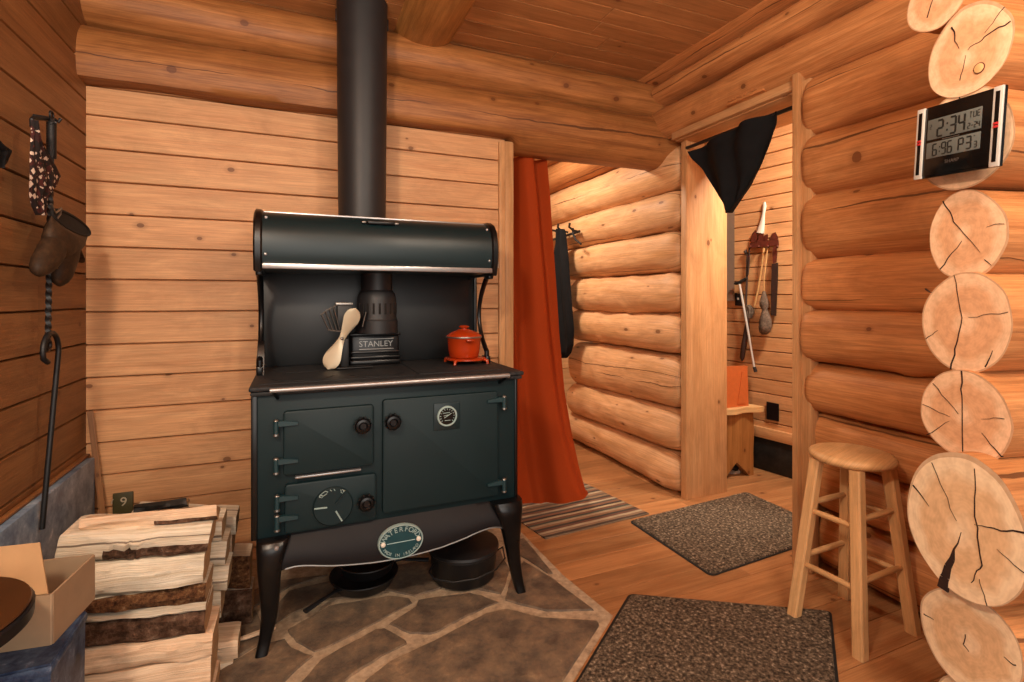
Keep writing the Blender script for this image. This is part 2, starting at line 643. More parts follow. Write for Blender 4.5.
def tag(o, label, cat, group=None):
    o['label'] = label
    o['category'] = cat
    if group:
        o['group'] = group
    return o


def struct(o, label=None):
    o['kind'] = 'structure'
    if label:
        o['label'] = label
    return o


def text_geo(s, size, depth=0.001):
    """flat lettering: list of vertices and faces in the xy plane, centred"""
    cu = bpy.data.curves.new('lettering', 'FONT')
    cu.body = s
    cu.size = size
    cu.align_x = 'CENTER'
    cu.align_y = 'CENTER'
    cu.extrude = depth
    cu.resolution_u = 3
    ob = bpy.data.objects.new('lettering', cu)
    COL.objects.link(ob)
    dg = bpy.context.evaluated_depsgraph_get()
    me = bpy.data.meshes.new_from_object(ob.evaluated_get(dg))
    vs = [v.co.copy() for v in me.vertices]
    fs = [tuple(p.vertices) for p in me.polygons]
    bpy.data.objects.remove(ob)
    bpy.data.curves.remove(cu)
    bpy.data.meshes.remove(me)
    return vs, fs


def put_text(mb, s, size, mat4, mat=0, depth=0.001):
    vs, fs = text_geo(s, size, depth)
    base = len(mb.v)
    for v in vs:
        mb.v.append(tuple(mat4 @ v))
    for f in fs:
        mb.face([base + i for i in f], mat)


def frame(o, ex, ey, ez):
    m = Matrix.Identity(4)
    for i, e in enumerate((ex, ey, ez)):
        for r in range(3):
            m[r][i] = e[r]
    for r in range(3):
        m[r][3] = o[r]
    return m


FRONT = lambda p: frame(p, (1, 0, 0), (0, 0, 1), (0, -1, 0))     # lettering that faces -y


# ------------------------------------------------------------------ logs
def log(mb, p0, p1, a, b, seg=36, n=40, wob=0.010, e0=None, e1=None, mat=0, cap=1, cut=None, bumps=0, up=Vector((0, 0, 1)),
        fade=0.0, shape=None, sq=1.0, pith=(0, 0)):
    """a round log from p0 to p1; a across, b up; e0/e1 = (length, scale) rounding at the ends"""
    p0, p1 = Vector(p0), Vector(p1)
    d = (p1 - p0)
    Ln = d.length
    d.normalize()
    h = up.cross(d).normalized()
    sd = random.uniform(0, 200)
    pid = (random.random(), random.random())
    uo, vo = random.uniform(0, 60), random.uniform(0, 60)
    bl = [(random.uniform(0, Ln), random.uniform(0, 2 * PI), random.uniform(0.006, 0.014), random.uniform(0.03, 0.06)) for _ in range(bumps)]
    ss = [Ln * i / n for i in range(n + 1)]
    for e, base in ((e0, 0), (e1, Ln)):
        if e:
            for q in (0.08, 0.25, 0.5, 0.75, 1.0):
                ss.append(base + (e[0] * q if base == 0 else -e[0] * q))
    ss = sorted(set(round(x, 5) for x in ss))
    rows = []
    rad = (a + b) / 2

    def sec(s, th):
        k = 1.0
        if e0 and s < e0[0]:
            x = 1 - s / e0[0]
            k *= 1 - (1 - e0[1]) * (1 - math.sqrt(max(0, 1 - x * x)))
        if e1 and s > Ln - e1[0]:
            x = 1 - (Ln - s) / e1[0]
            k *= 1 - (1 - e1[1]) * (1 - math.sqrt(max(0, 1 - x * x)))
        w = noise.noise(Vector((s * 1.3 + sd, math.cos(th) * 0.7, math.sin(th) * 0.7 + sd))) * wob
        w += noise.noise(Vector((s * 6 + sd, math.cos(th) * 2.2 + 9, math.sin(th) * 2.2))) * wob * 0.35
        for (bs, bt, ba, bw) in bl:
            da = (th - bt + PI) % (2 * PI) - PI
            q = ((s - bs) ** 2 + (da * rad) ** 2) / (bw * bw)
            if q < 6:
                w += ba * math.exp(-q)
        sx, sz = a * k + w, b * k + w
        if shape:
            f = shape(th)
            sx *= f
            sz *= f
        ct_, st2 = math.cos(th), math.sin(th)
        p = h * (math.copysign(abs(ct_) ** sq, ct_) * sx) + up * (math.copysign(abs(st2) ** sq, st2) * sz)
        return p
    for s in ss:
        row = []
        for j in range(seg):
            p = p0 + d * s + sec(s, 2 * PI * j / seg)
            if cut:
                p = cut(p)
            row.append(p)
        rows.append(row)
    ids = mb.grid(rows, mat, True, lambda i, j: (ss[i] + uo, j / seg * 2 * PI * rad + vo), pid)
    # end faces with a disc map round the pith
    pd = (random.uniform(0, 20), random.uniform(0, 20))
    for row, idr, pc, sg in ((rows[0], ids[0], p0, -1), (rows[-1], ids[-1], p1, 1)):
        c = sum(row, Vector()) / seg
        ci = mb.vert(c)
        for j in range(seg):
            j2 = (j + 1) % seg
            t0, t1 = 2 * PI * j / seg, 2 * PI * (j + 1) / seg
            q = [(-pith[0], -pith[1]), (math.cos(t0) - pith[0] * 0.2, math.sin(t0) - pith[1] * 0.2), (math.cos(t1) - pith[0] * 0.2, math.sin(t1) - pith[1] * 0.2)]
            mb.face((ci, idr[j], idr[j2]) if sg < 0 else (ci, idr[j2], idr[j]), cap, q if sg < 0 else [q[0], q[2], q[1]], pd)
    return rows


def crack(mb, c, h, up, nrm, pts, w, mat):
    """a thin split in a cut log end: pts = [(x, y) in metres on the face], w widths; a shallow V standing a hair proud"""
    fine_p, fine_w = [], []
    for i in range(len(pts) - 1):
        a_, b_ = Vector(pts[i]), Vector(pts[i + 1])
        for k in range(5):
            q = k / 5
            p_ = a_.lerp(b_, q)
            if k or i:
                p_ += Vector((noise.noise(Vector((p_.x * 40, p_.y * 40, 1))), noise.noise(Vector((p_.x * 40, p_.y * 40, 9))))) * 0.006
            fine_p.append(p_)
            fine_w.append(w[i] + (w[i + 1] - w[i]) * q)
    pts, w = fine_p + [Vector(pts[-1])], fine_w + [w[-1]]
    n = len(pts)
    for i in range(n - 1):
        q0, q1 = Vector(pts[i]), Vector(pts[i + 1])
        d = (q1 - q0)
        pr = Vector((-d.y, d.x)).normalized() if d.length else Vector((0, 1))
        ww = [k_ * 0.45 if k_ < 0.012 else k_ for k_ in w]
        c4 = [q0 + pr * ww[i] / 2, q0 - pr * ww[i] / 2, q1 - pr * ww[i + 1] / 2, q1 + pr * ww[i + 1] / 2]
        A = [mb.vert(c + h * k.x + up * k.y + nrm * 0.0012) for k in c4]
        B = [mb.vert(c + h * k.x + up * k.y - nrm * 0.004) for k in c4]
        mb.face(A, mat)
        for a in range(4):
            b = (a + 1) % 4
            mb.face((A[a], B[a], B[b], A[b]), mat)


def plank_wall(mb, origin, along, length, zs, nrm, thick=0.02, breaks=(), mat=0, ch=0.006):
    """horizontal boards with chamfered edges; along = direction unit vector, zs = seam heights"""
    o, al, nr = Vector(origin), Vector(along), Vector(nrm)
    for z0, z1 in zip(zs[:-1], zs[1:]):
        cuts = [0.0] + sorted(b for b in breaks if callable(b) is False) + [length]
        br = [0.0, length]
        for b in breaks:
            if b[1] <= (z0 + z1) / 2 <= b[2]:
                br.append(b[0])
        br = sorted(br)
        for s0, s1 in zip(br[:-1], br[1:]):
            pid = (random.random(), random.random())
            uo, vo = random.uniform(0, 60), random.uniform(0, 60)
            prof = [(-thick, z0), (-0.014, z0 + 0.0015), (-ch, z0 + 0.0022), (0, z0 + ch * 0.8), (0, z1 - ch * 0.8), (-ch, z1 - 0.0022), (-0.014, z1 - 0.0015), (-thick, z1)]
            g = 0.0008 if len(br) > 2 else 0.0
            R = []
            N = max(2, int((s1 - s0) / 0.4))
            sv = [s0 + g + (s1 - s0 - 2 * g) * i / N for i in range(N + 1)]
            for s in sv:
                R.append([o + al * s + nr * q[0] + Vector((0, 0, q[1])) for q in prof])
            mb.grid(R, mat, False, lambda i, j: (sv[i] + uo, prof[j % 8][1] + vo), pid)


# ================================================================== SETTING
YW = 2.62            # plank face behind the stove
XL = -0.785          # plank face of the left wall
CZ = 2.54            # ceiling boards

# floor of boards running along x
mb = MB()
y = -1.6
while y < 4.9:
    x = -1.2 - random.uniform(0, 1)
    w = 0.135
    while x < 4.0:
        l = random.uniform(1.4, 2.6)
        mb.box((x + 0.0005, y + 0.0006, -0.03), (min(x + l, 4.0) - 0.0005, y + w - 0.0006, 0.0), 0.0012, 0, 0, 1)
        x += l
    y += w
struct(mb.build('floor', M['floorw']), 'reddish brown pine plank floor')

# hearth of flagstones, traced stone by stone
HZ = 0.002
mb = MB()
edge = [at_z(520, 531, HZ), at_z(563, 575, HZ), at_z(613, 616, HZ), at_z(573, 681, HZ)]
hp = [(-0.785, 2.62), (1.05, 2.62)] + [(p.x, p.y) for p in edge] + [(0.42, 1.12), (-0.1, 0.85), (-0.785, 0.85)]
mb.prism(hp, -0.01, HZ, 'z', 0)
stones = [
    [(330, 607), (366, 601), (388, 597), (409, 599), (410, 604), (378, 621), (328, 647), (316, 651), (298, 642), (290, 630)],
    [(419, 601), (470, 594), (480, 597), (497, 603), (484, 608), (456, 621), (432, 634), (412, 633), (391, 624), (417, 607)],
    [(215, 676), (262, 646), (284, 641), (290, 650), (311, 657), (288, 676), (262, 704), (215, 704)],
    [(302, 684), (322, 661), (376, 631), (384, 630), (402, 640), (405, 645), (380, 657), (350, 676), (300, 722), (272, 722)],
    [(366, 682), (392, 662), (434, 642), (487, 615), (506, 610), (540, 619), (596, 622), (598, 626), (561, 680), (520, 745), (330, 745)],
    [(509, 590), (516, 572), (524, 563), (552, 580), (592, 610), (546, 611), (507, 600)],
    [(517, 541), (524, 539), (552, 573), (548, 574), (527, 559), (516, 553)],
    [(325, 600), (292, 614), (270, 628), (264, 620), (290, 592), (338, 580), (368, 586), (386, 592), (364, 596)],
    [(345, 577), (400, 566), (440, 560), (440, 588), (414, 596), (390, 590), (372, 582)],
    [(446, 560), (500, 552), (508, 570), (500, 594), (474, 588), (446, 589)],
    [(225, 640), (255, 612), (262, 626), (268, 636), (258, 644), (216, 671), (190, 690)],
    [(232, 600), (280, 582), (326, 576), (288, 588), (256, 606), (228, 628)],
]
for st in stones:
    p = [at_z(x, y, HZ) for x, y in st]
    n = len(p)
    c = sum(p, Vector()) / n
    # soften the outline with extra points
    out = []
    for i in range(n):
        a, b = p[i], p[(i + 1) % n]
        for q in (0.0, 0.34, 0.67):
            k = a.lerp(b, q)
            j = 0.0105 + noise.noise(k * 23) * 0.007 + noise.noise(k * 60) * 0.003
            out.append(k + (k - c).normalized() * j)
    inner = [k.lerp(c, min(0.3, 0.008 / (k - c).length)) for k in out]
    A = [mb.vert((k.x, k.y, HZ - 0.004)) for k in out]
    zt = HZ + 0.004 + random.uniform(0, 0.003)
    B = [mb.vert((k.x, k.y, zt)) for k in inner]
    m = len(A)
    for i in range(m):
        mb.face((A[i], A[(i + 1) % m], B[(i + 1) % m], B[i]), 1)
    mb.face(B, 1)
struct(mb.build('floor_hearth', [M['mortar'], M['stone']], smooth=30), 'flagstone hearth with pale mortar joints under the stove')

# left wall
mb = MB()
zs = [0.0]
z = 2.01
seams = []
while z > 0.05:
    seams.append(z)
    z -= 0.1423
seams += [2.01 + 0.1423 * i for i in (1, 2, 3, 4)]
zs = [0.0] + sorted(seams)
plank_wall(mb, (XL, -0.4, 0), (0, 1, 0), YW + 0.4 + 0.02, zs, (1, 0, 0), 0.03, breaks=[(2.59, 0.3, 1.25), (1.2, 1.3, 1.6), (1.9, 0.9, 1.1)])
mb.box((XL - 0.07, -0.4, 0), (XL - 0.022, YW + 0.09, 2.6), 0, 0, 1)  # unseen backing slab, added to stop outside light leaking between the boards
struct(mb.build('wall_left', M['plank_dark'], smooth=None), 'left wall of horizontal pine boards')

# plank wall behind the stove
mb = MB()
seams = []
z = 1.955
while z > 0.05:
    seams.append(z)
    z -= 0.1355
zs = [0.0] + sorted(seams) + [2.075, 2.30]
plank_wall(mb, (XL, YW, 0), (1, 0, 0), 1.07 - XL, zs, (0, -1, 0), 0.03)
mb.box((XL - 0.022, YW + 0.022, 0), (1.06, YW + 0.07, 2.3), 0, 0, 0)  # backing added behind the planks to block light leaks, never seen
struct(mb.build('wall_back', M['plank'], smooth=None), 'pine plank wall behind the stove')
mb = MB()
mb.box((1.064, 2.60, 0), (1.115, 2.78, 2.06), 0.004, 0, 2)
mb.box((1.03, 2.60, 0), (1.064, 2.64, 2.055), 0.003, 0, 2)
struct(mb.build('trim_1', M['board']), 'vertical pine trim at the end of the plank wall')

# header logs above the plank wall and the curtain opening
w_up = bpy.data.objects.new('wall_header', None)
COL.objects.link(w_up)
ORG['wall_header'] = (0, 0, 0)
struct(w_up, 'two honey logs along the top of the stove wall')
mb = MB()
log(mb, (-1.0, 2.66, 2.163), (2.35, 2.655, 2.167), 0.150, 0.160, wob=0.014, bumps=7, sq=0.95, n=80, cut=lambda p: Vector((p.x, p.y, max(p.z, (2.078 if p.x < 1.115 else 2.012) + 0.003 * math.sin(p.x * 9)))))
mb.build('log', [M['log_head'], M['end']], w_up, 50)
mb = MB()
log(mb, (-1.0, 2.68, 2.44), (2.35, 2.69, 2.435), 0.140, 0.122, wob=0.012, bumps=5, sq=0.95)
mb.build('log', [M['log_head'], M['end']], w_up, 50)

# right wall logs (they run along y), near stretch between doorway and corner
w_r = bpy.data.objects.new('wall_right', None)
COL.objects.link(w_r)
ORG['wall_right'] = (0, 0, 0)
struct(w_r, 'right wall of stacked honey coloured logs beside the doorway')
sz = [0.0, 0.257, 0.49, 0.702, 0.922, 1.151, 1.371, 1.649, 1.914, 2.165]
for i, (z0, z1) in enumerate(zip(sz[:-1], sz[1:])):
    mb = MB()
    hb = (z1 - z0) / 2
    tl = random.uniform(-0.01, 0.01)
    xw = (2.27, 2.25, 2.225, 2.19)[i] if i < 4 else 2.165
    log(mb, (xw, 1.592, (z0 + z1) / 2), (xw, 0.35, (z0 + z1) / 2 + tl), 0.128, hb * 1.04, wob=0.012, e0=(0.045, 0.62), bumps=5, sq=0.72,
        cut=lambda p: Vector((p.x, p.y, max(p.z, 0.0))))
    mb.build('log', [M['log'], M['end']], w_r, 50)
# long logs over the doorway
for (zc, hb, a, xc) in ((2.275, 0.118, 0.165, 2.20), (2.45, 0.068, 0.17, 2.18), (2.60, 0.092, 0.25, 2.15)):
    mb = MB()
    log(mb, (xc, 4.5, zc), (xc, 0.35, zc + random.uniform(-0.008, 0.008)), a, hb, wob=0.012, bumps=8, n=60, sq=0.82)
    mb.build('log', [M['log'], M['end']], w_r, 50)

# pale logs of the passage beyond the curtain (same wall carried on)
w_f = bpy.data.objects.new('wall_passage', None)
COL.objects.link(w_f)
ORG['wall_passage'] = (0, 0, 0)
struct(w_f, 'pale stacked logs of the passage beyond the red curtain')
sz = [0.0, 0.238, 0.508, 0.848, 1.10, 1.358, 1.617, 1.875, 2.16]
for i, (z0, z1) in enumerate(zip(sz[:-1], sz[1:])):
    mb = MB()
    hb = (z1 - z0) / 2
    far = 4.45 if (z0 > 1.34 or i < 1) else 3.8 + random.uniform(-0.04, 0.04)
    zf = (z0 + z1) / 2 - (0.02 if i in (1, 2) else 0)
    log(mb, (2.25, 2.46, (z0 + z1) / 2), (2.25, far, zf), 0.150, hb * 1.03, sq=0.86, wob=0.016, e0=(0.16, 0.62), e1=(0.07, 0.4), bumps=16, n=70,
        cut=lambda p: Vector((p.x, p.y, max(p.z, 0.0))))
    mb.build('log', [M['log_far'], M['end_low']], w_f, 55)

# corner: logs of the next wall cross here and show their sawn ends
w_c = bpy.data.objects.new('wall_corner', None)
COL.objects.link(w_c)
ORG['wall_corner'] = (0, 0, 0)
struct(w_c, 'sawn log ends of the crossing wall at the corner')
ANG = math.radians(-12)
DX = Vector((math.cos(ANG), math.sin(ANG), 0))
EX = Vector((-math.sin(ANG), math.cos(ANG), 0))      # on the cut face, away from the camera's right
UPV = Vector((0, 0, 1))


def px_of(p):
    q = Vector(p) - Vector((0, 0, H))
    f = q.x * SN + q.y * CS
    return CX + F * (q.x * CS - q.y * SN) / f, HY - F * q.z / f, f


ENDS = [  # px, py, half width, half height, distance, cracks [(list of face points in units of the half sizes), widths]
    (937, -4, 33, 33, 1.40, [([(0.3, -0.5), (0.05, 0.3)], [0.006, 0.001])]),
    (968, 50, 40.5, 45.5, 1.315, [([(0.42, 0.68), (0.22, 0.12)], [0.008, 0.001]), ([(-0.98, 0.2), (-0.4, 0.12), (0.0, 0.0)], [0.007, 0.005, 0.001]), ([(0.2, -0.6), (0.05, -0.1)], [0.003, 0.001]), ([(-0.85, 0.55), (-0.4, 0.2)], [0.003, 0.001])]),
    (963, 139, 46, 51, 1.33, [([(0.1, 0.95), (0.05, 0.1)], [0.006, 0.001])]),
    (966, 234, 40, 43.5, 1.315, [([(0.6, 0.85), (0.2, 0.2), (-0.35, -0.45)], [0.006, 0.004, 0.001]), ([(0.68, -0.78), (0.1, -0.15)], [0.006, 0.002]), ([(-0.45, -0.62), (-0.62, -0.75)], [0.004, 0.001]), ([(-0.9, 0.12), (-0.5, 0.1)], [0.003, 0.001])]),
    (964, 322, 45.5, 50, 1.305, [([(0.22, 0.95), (0.05, 0.1), (0.16, -0.45), (0.3, -0.98)], [0.003, 0.004, 0.006, 0.008]), ([(-0.1, 0.1), (-0.9, 0.22)], [0.002, 0.003]), ([(-0.45, -0.85), (-0.6, -0.52)], [0.007, 0.002]), ([(0.75, 0.6), (0.92, 0.68)], [0.003, 0.005]), ([(0.9, -0.4), (0.6, -0.2)], [0.004, 0.001])]),
    (963, 415, 45.5, 45, 1.295, [([(0.03, 0.98), (0.02, 0.3), (0.0, -0.95)], [0.008, 0.004, 0.005]), ([(0.7, 0.6), (0.1, 0.0)], [0.003, 0.002]), ([(0.85, -0.65), (0.3, -0.2)], [0.004, 0.001]), ([(-0.8, -0.7), (-0.4, -0.3)], [0.006, 0.001]), ([(-0.85, 0.1), (-0.4, 0.0)], [0.003, 0.001]), ([(0.95, 0.05), (0.3, -0.1)], [0.003, 0.001])]),
    (962.5, 527, 59, 73, 1.245, [([(0.35, -1.0), (0.3, -0.8), (0.02, -0.08)], [0.026, 0.02, 0.002]), ([(-0.97, 0.25), (-0.5, 0.15), (-0.2, 0.1)], [0.010, 0.006, 0.002]), ([(-0.2, 0.85), (-0.22, 0.2), (-0.32, -0.4), (-0.15, -0.7)], [0.003, 0.006, 0.006, 0.003]), ([(0.92, 0.32), (0.6, 0.1)], [0.009, 0.001]), ([(0.55, 0.75), (0.1, 0.05)], [0.003, 0.001]), ([(-0.4, -0.9), (-0.28, -0.6)], [0.004, 0.001]), ([(-0.95, -0.25), (-0.55, -0.1)], [0.004, 0.001])]),
    (968, 641, 52, 50, 1.27, [([(0.05, 0.1), (0.1, -0.1), (-0.02, -0.2)], [0.004, 0.004, 0.002]), ([(0.92, -0.0), (0.7, 0.0)], [0.006, 0.001]), ([(-0.85, 0.1), (-0.65, 0.12)], [0.006, 0.001])]),
    (985, 738, 55, 50, 1.27, []),
]
for i, (px, py, hw, hh, t, crk) in enumerate(ENDS):
    c = at_t(px, py, t)
    x0 = px_of(c - EX * 0.01)[0]
    x1 = px_of(c + EX * 0.01)[0]
    a = hw / (abs(x1 - x0) / 0.02)
    b = hh * t / F
    mb = MB()
    ph = random.uniform(0, 6)

    def shp(th, ph=ph):
        return 1 + 0.022 * math.sin(2 * th + ph) + 0.018 * math.sin(3 * th + 2 * ph)
    pit = [(0, 0), (0.05, -0.15), (0, 0), (0.1, 0.05), (0.0, 0.0), (0.05, 0.0), (0.05, -0.15), (0, 0), (0, 0)][i]
    log(mb, c, c + DX * 1.15, a, b, wob=0.008, seg=56, n=24, shape=shp, mat=0, cap=1, pith=pit)
    hdir = UPV.cross(DX).normalized()          # the log's own horizontal
    sgn = 1 if hdir.dot(EX) > 0 else -1
    for pts, ws in crk:
        crack(mb, c, EX, UPV, -DX, [(q[0] * a, q[1] * b) for q in pts], ws, 2)
    if i == 1:       # round knot
        kc = c + EX * (-0.28 * a) + UPV * (-0.5 * b) - DX * 0.001
        base = len(mb.v)
        mb.lathe([(0.0135, 0), (0.0135, 0.001), (0.0115, 0.0015), (0.0, 0.002)], (0, 0, 0), 20, 2, mats=[4, 4, 3])
        mb.xf(base, frame(kc, EX, UPV, -DX))
    mb.build('log', [M['log'], M['end_low'] if i >= 6 else M['end'], M['crack'], M['livewood'], M['redbrown']], w_c, 40)

# doorway casing
mb = MB()
mb.box((2.148, 2.40, 0), (2.465, 2.44, 2.135), 0.003, 0, 2)       # far jamb, broad face to the camera
mb.box((2.140, 2.394, 0), (2.165, 2.44, 2.135), 0.002, 0, 2)
mb.box((2.055, 1.594, 0), (2.455, 1.622, 2.135), 0.003, 0, 2)    # near jamb
mb.box((2.043, 1.588, 0), (2.09, 1.616, 2.195), 0.002, 0, 2)
mb.box((2.068, 1.545, 0), (2.12, 1.594, 2.16), 0.003, 0, 2)
mb.box((2.10, 1.60, 2.135), (2.455, 2.44, 2.165), 0.002, 0, 1)     # head
mb.box((2.068, 1.616, 2.140), (2.12, 2.44, 2.182), 0.003, 0, 1)
struct(mb.build('door_1', M['board']), 'pine board casing of the doorway in the log wall')

# ceiling boards along x, and the round purlin
mb = MB()
y = -1.0
while y < 4.6:
    for x0, x1 in ((-0.85, random.uniform(0.4, 1.6)), (None, 3.4)):
        if x0 is None:
            x0 = xe
        xe = x1
        mb.box((x0 + 0.001, y + 0.0008, CZ), (x1 - 0.001, y + 0.1192, CZ + 0.02), 0.003, 0, 0, 1)
    y += 0.12
struct(mb.build('ceiling', M['ceil'], smooth=None), 'pine board ceiling')
mb = MB()
log(mb, (0.605, 2.62, CZ + 0.07), (0.605, -1.0, CZ + 0.07), 0.165, 0.142, wob=0.006, bumps=2, sq=0.9)
struct(mb.build('ceiling_beam', [M['beamw'], M['end']], smooth=50), 'round log beam under the ceiling')

# mudroom wall seen through the doorway
P0 = Vector((3.03, 2.54, 0))
ALF = math.radians(8)
MD = Vector((-math.sin(ALF), math.cos(ALF), 0))
MN = Vector((-math.cos(ALF), -math.sin(ALF), 0))
mb = MB()
zs = [0.0]
z = 0.34
while z < 2.6:
    zs.append(z)
    z += 0.098
zs.append(2.6)
plank_wall(mb, P0 - MD * 1.8, MD, 3.7, zs, MN, 0.03, ch=0.007)
struct(mb.build('wall_mudroom', M['plank_far'], smooth=None), 'bright pine plank wall of the mudroom')
mb = MB()
b0 = mb.box((-1.8, 0.0005, 0.002), (1.9, 0.014, 0.225), 0.003, 0, 0)
mb.xf(b0, frame(P0, MD, MN * 0 + Vector((MD.y, -MD.x, 0)) * -1, UPV))
struct(mb.build('baseboard_mudroom', M['slate_dark']), 'dark slate panel along the mudroom floor')
mb = MB()
b0 = mb.box((-1.8, 0.0005, 0.226), (1.9, 0.026, 0.30), 0.004, 0, 0)
mb.xf(b0, frame(P0, MD, MN * 0 + Vector((MD.y, -MD.x, 0)) * -1, UPV))
struct(mb.build('trim_2', M['plank_far']), 'pine ledge above the slate panel')
# ends of both back rooms
mb = MB()
plank_wall(mb, (0.2, 4.5, 0), (1, 0, 0), 3.2, [0, 0.5, 1, 1.5, 2.0, 2.6], (0, -1, 0), 0.03)
plank_wall(mb, (0.55, 2.72, 0), (0, 1, 0), 1.8, [0, 0.5, 1, 1.5, 2.0, 2.6], (1, 0, 0), 0.03)
plank_wall(mb, (2.46, 0.9, 0), (1, 0, 0), 0.9, [0, 0.5, 1, 1.5, 2.0, 2.6], (0, 1, 0), 0.03)
struct(mb.build('wall_far', M['plank_far'], smooth=None), 'pine boards closing the rooms behind')

# heat shield of slate on the left wall, wooden lath in the corner
mb = MB()
mb.box((XL + 0.001, 1.0, 0.02), (XL + 0.042, 2.575, 0.555), 0.004, 0, 1)
struct(mb.build('wall_left_panel', M['slate']), 'blue grey slate heat shield low on the left wall')
mb = MB()
mb.box((XL + 0.001, 1.0, 0.556), (XL + 0.02, 2.60, 0.566), 0.003, 0, 1)
struct(mb.build('trim_3', M['plank_dark']), 'thin wooden strip on top of the slate panel')
mb = MB()
p1, p2 = at_y(90, 411, 2.60), at_y(103, 517, 2.57)
p2 = p2 + (p2 - p1) * 0.6
mb.tube([p1, p2], 0.014, 4, 0)
tag(mb.build('wood_lath', M['plank_dark']), 'thin brown wooden lath leaning in the corner beside the slate panel', 'lath')

# ================================================================== THE COOKSTOVE
YF = 1.925
stove = thing('cookstove', (0.35, 2.2, HZ), 'dark green enamelled wood cookstove with hood standing on the flagstone hearth', 'stove')
xl, xr = -0.131, 0.838
zb, zt = 0.385, 0.872
mb = MB()
mb.box((xl, YF, zb), (xr, 2.47, zt), 0.006, 0)
mb.build('body', M['green'], stove)
mb = MB()
for a, b in ((xl - 0.002, xl + 0.018), (xr - 0.010, xr + 0.003)):
    mb.box((a, YF - 0.006, zb), (b, YF + 0.02, zt), 0.003, 0)
mb.each('edge_strip', M['irong'], stove)
# cooking top
mb = MB()
mb.box((xl - 0.008, 1.902, 0.886), (xr + 0.024, 2.475, 0.902), 0.006, 0, seg=3)
mb.box((xl - 0.004, 1.908, 0.870), (xr + 0.019, 2.475, 0.885), 0.006, 0)
ct = mb.build('cooktop', M['cook'], stove)
mb = MB()
for cx_, cy_, r_ in ((0.03, 2.1, 0.11), (0.03, 2.33, 0.11), (0.30, 2.1, 0.11)):
    mb.lathe([(r_, 0.9015), (r_, 0.904), (r_ - 0.006, 0.9045), (0, 0.9045)], (cx_, cy_, 0), 40, 0)
mb.box((0.45, 1.98, 0.9015), (0.80, 2.42, 0.9045), 0.001, 0)
mb.box((-0.11, 1.955, 0.9015), (0.42, 1.96, 0.9042), 0.0005, 0)
mb.each('hob_plate', M['cook'], ct)
# towel rail
mb = MB()
ra, rb = at_y(270, 391.5, 1.875), at_y(509, 374.5, 1.875)
zr = (ra.z + rb.z) / 2
mb.tube([(ra.x, 1.872, zr), (rb.x, 1.872, zr)], 0.0085, 14, 0)
rail = mb.build('rail', M['chrome'], stove)
mb = MB()
for xx in (ra.x + 0.012, rb.x - 0.012):
    mb.tube([(xx, 1.872, zr), (xx, 1.885, zr - 0.012), (xx + (0.01 if xx < 0.3 else -0.01), YF, zr - 0.035)], 0.006, 10, 0)
mb.each('rail_bracket', M['irong'], rail)


def quad_box(px4, Y, depth, bev, axis_mean=True):
    """a front panel from four picture corners on the plane y=Y, squared up"""
    p = [at_y(x, y_, Y) for x, y_ in px4]
    xa = (p[0].x + p[3].x) / 2
    xb = (p[1].x + p[2].x) / 2
    za = (p[0].z + p[1].z) / 2
    zb_ = (p[2].z + p[3].z) / 2
    return xa, xb, zb_, za


def plate(mb, xa, xb, za, zb_, y0, y1, r=0.012, bev=0.006, mat=0):
    """door leaf with rounded corners and a soft front edge, front at y0"""
    def outline(ins):
        pts = []
        rr = max(0.002, r - ins)
        for cx_, cz_, s in ((xb - ins - rr, zb_ - ins - rr, 0), (xa + ins + rr, zb_ - ins - rr, 1), (xa + ins + rr, za + ins + rr, 2), (xb - ins - rr, za + ins + rr, 3)):
            for k in range(5):
                t = (s + k / 4) * PI / 2
                pts.append((cx_ + rr * math.cos(t), cz_ + rr * math.sin(t)))
        return pts
    rows = []
    for ins, yy in ((0, y1), (0, y0 + bev), (bev * 0.3, y0 + bev * 0.3), (bev, y0)):
        rows.append([(q[0], yy, q[1]) for q in outline(ins)])
    ids = mb.grid(rows, mat, True)
    mb.face(ids[-1], mat)


def knob(parent, c, r=0.029):
    mb = MB()
    mb.lathe([(0.0, -0.046), (r * 0.35, -0.046), (r * 0.45, -0.043), (r * 0.55, -0.046), (r * 0.8, -0.044), (r, -0.034), (r, -0.026), (r * 0.75, -0.018), (r * 0.4, -0.014), (r * 0.4, 0.0)],
             (0, 0, 0), 30, 0)
    for k in range(10):
        t = 2 * PI * k / 10
        mb.tube([(r * 0.97 * math.cos(t), r * 0.97 * math.sin(t), -0.036), (r * 0.97 * math.cos(t), r * 0.97 * math.sin(t), -0.024)], 0.0042, 8, 0)
    mb.xf(0, frame(c, (1, 0, 0), (0, 0, 1), (0, 1, 0)))
    return mb.build('knob', M['irong'], parent)


def hinge(parent, x0, x1, z, right=False):
    mb = MB()
    y0 = YF - 0.028
    s = 1 if not right else -1
    mb.prism([(x0, z + 0.011), (x0 + s * 0.02, z + 0.013), (x1, z + 0.006), (x1, z - 0.004), (x0 + s * 0.02, z - 0.005), (x0, z - 0.006)], y0, YF - 0.012, 'y', 0)
    mb.tube([(x0, y0 + 0.004, z + 0.014), (x0, y0 + 0.004, z - 0.03)], 0.0085, 12, 0)
    mb.build('hinge', M['hinge'], parent)
    mb = MB()
    mb.lathe([(0.0, 0.006), (0.005, 0.0055), (0.008, 0.003), (0.009, 0.0)], (x0, y0 + 0.004, z + 0.014), 16, 0)
    mb.lathe([(0.009, 0.0), (0.01, -0.006), (0.006, -0.010), (0, -0.011)], (x0, y0 + 0.004, z - 0.029), 16, 0)
    mb.each('hinge_pin', M['steel'], parent)


